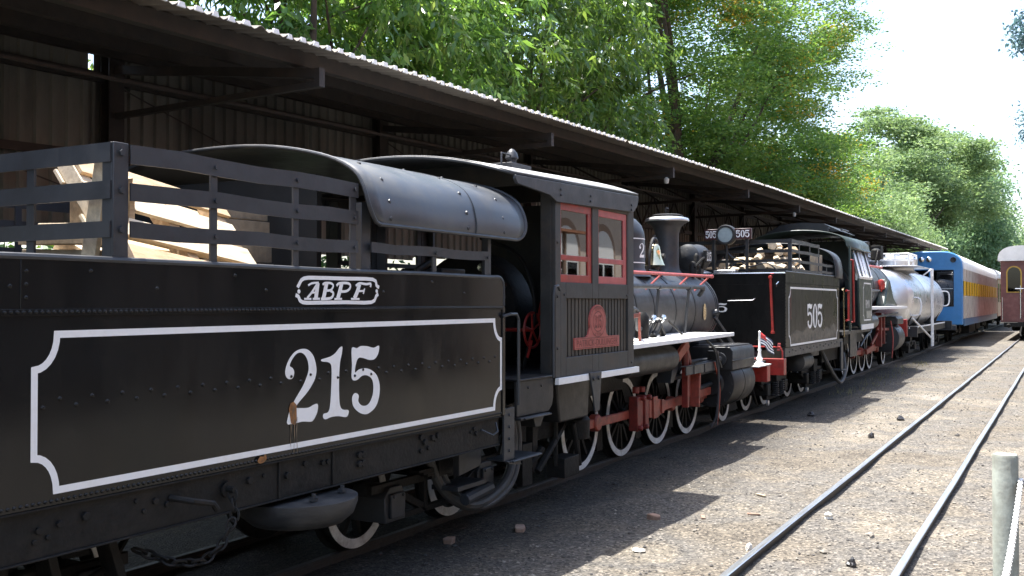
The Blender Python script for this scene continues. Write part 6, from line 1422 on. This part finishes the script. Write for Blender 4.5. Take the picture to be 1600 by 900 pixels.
for i in range(260):
    x = 22 + 14 * random.random(); y = 4.35 + .55 * random.random() * random.random() + random.uniform(-.5, 0); h = random.uniform(.04, .14); a = random.uniform(0, 6.28); z = ground_z(x, y)
    ow.face([(x, y, z), (x + .012 * math.cos(a), y + .012 * math.sin(a), z), (x + random.uniform(-.06, .06), y + random.uniform(-.06, .06), z + h)])
tag(ow.build("dry_grass", mat("dry_grass", (.22, .2, .08), .8, var=.4, vscale=5), None, smooth=0, fixn=False), "dry grass blades along the second locomotive's rail", None, None, "stuff")

# ------------------------------------------------------------------ station building across the yard (seen mirrored in the cab windows)
stb = thing("station_building", (14, -10.5, 0), "peach plastered station building with white arched windows across the yard, facing the trains", "building")
SYB = -8.6
b = MB(); b.box(-14, 64, SYB - 8, SYB, 0, 7.2); wall = b.build("wall", M_peach, stb, smooth=0)
M_trim = mat("ochre_trim", (.30, .20, .14), .8, var=.1, vscale=3)
for q in range(21):
    xc = -11 + q * 3.5; w_ = 1.05
    def arched(w, z0, zs, rise): return [(xc - w, z0), (xc + w, z0), (xc + w, zs)] + [(xc + w * math.cos(math.pi * i / 14), zs + rise * math.sin(math.pi * i / 14)) for i in range(1, 14)] + [(xc - w, zs)]
    b = MB(); b.prism(arched(1.3, .7, 4.0, 1.3), 'Y', SYB + .004, SYB + .05); b.build("arch_trim", M_trim, wall, smooth=0)
    b = MB(); b.prism(arched(1.08, .72, 3.9, 1.1), 'Y', SYB + .052, SYB + .07); fr_ = b.build("window", M_white, wall, smooth=0)
    for i, (xa, xb) in enumerate(((-.95, -.08), (.08, .95))):
        for za, zc_ in ((1.0, 2.3), (2.45, 3.6)): b = MB(); b.box(xc + xa, xc + xb, SYB + .074, SYB + .08, za, zc_); b.build("pane", M_glassd, fr_, smooth=0)
b = MB(); b.box(-14, 64, SYB, SYB + .12, 5.9, 6.1); b.build("cornice", M_white, stb, smooth=0)
b = MB(); b.box(-14, 64, SYB, SYB + .1, 0, .68); b.build("plinth", M_trim, stb, smooth=0)
b = MB(); b.prism([(SYB - 8.6, 7.2), (SYB + .9, 7.2), (SYB - 4, 9.8)], 'X', -14.6, 64.6); b.build("roof", M_tile, stb, smooth=0)
b = MB(); b.prism([(SYB + .13, 4.45), (-5.0, 4.2), (-5.0, 4.28), (SYB + .13, 4.53)], 'X', -13.5, 29); b.build("added_shade_canopy", M_tile, stb, smooth=0)  # unseen canopy and posts, added to shade the ground mirrored in the tender
for q in range(9): b = MB(); b.tube([(-12.5 + q * 5, -5.2, 0), (-12.5 + q * 5, -5.2, 4.22)], .07, 8); b.build("canopy_post", M_trim, stb)
tree("added_blocker_tree", "added unseen dark tree row beyond the end of the station building, darkening reflections", "tree", (78, -10.5, 0), [((74, -9.5, 3.6), (9, 2.6, 3.4), 420), ((90, -8.5, 3.6), (10, 2.6, 3.6), 420), ((108, -7.5, 4), (10, 3, 4), 300)], L_hedge, (34, .5, .26, .8, 'loose'), .4)  # unseen row added to darken reflections in the second tender and railcar
tree("added_blocker_tree", "added unseen broad tree behind the station building, blocking low sky from reflections", "tree", (4, -21, 0), [((4, -21, 11), (9, 5, 5.5), 220)], L_hedge, (40, .5, .24, 1.1, 'loose'), .5)  # this unseen tree and the next are added to block low sky in reflections
tree("added_blocker_tree", "second added unseen tree behind the station building, blocking low sky further along the yard", "tree", (24, -21, 0), [((24, -21, 11.5), (10, 5, 6), 220)], L_hedge, (40, .5, .24, 1.1, 'loose'), .5)
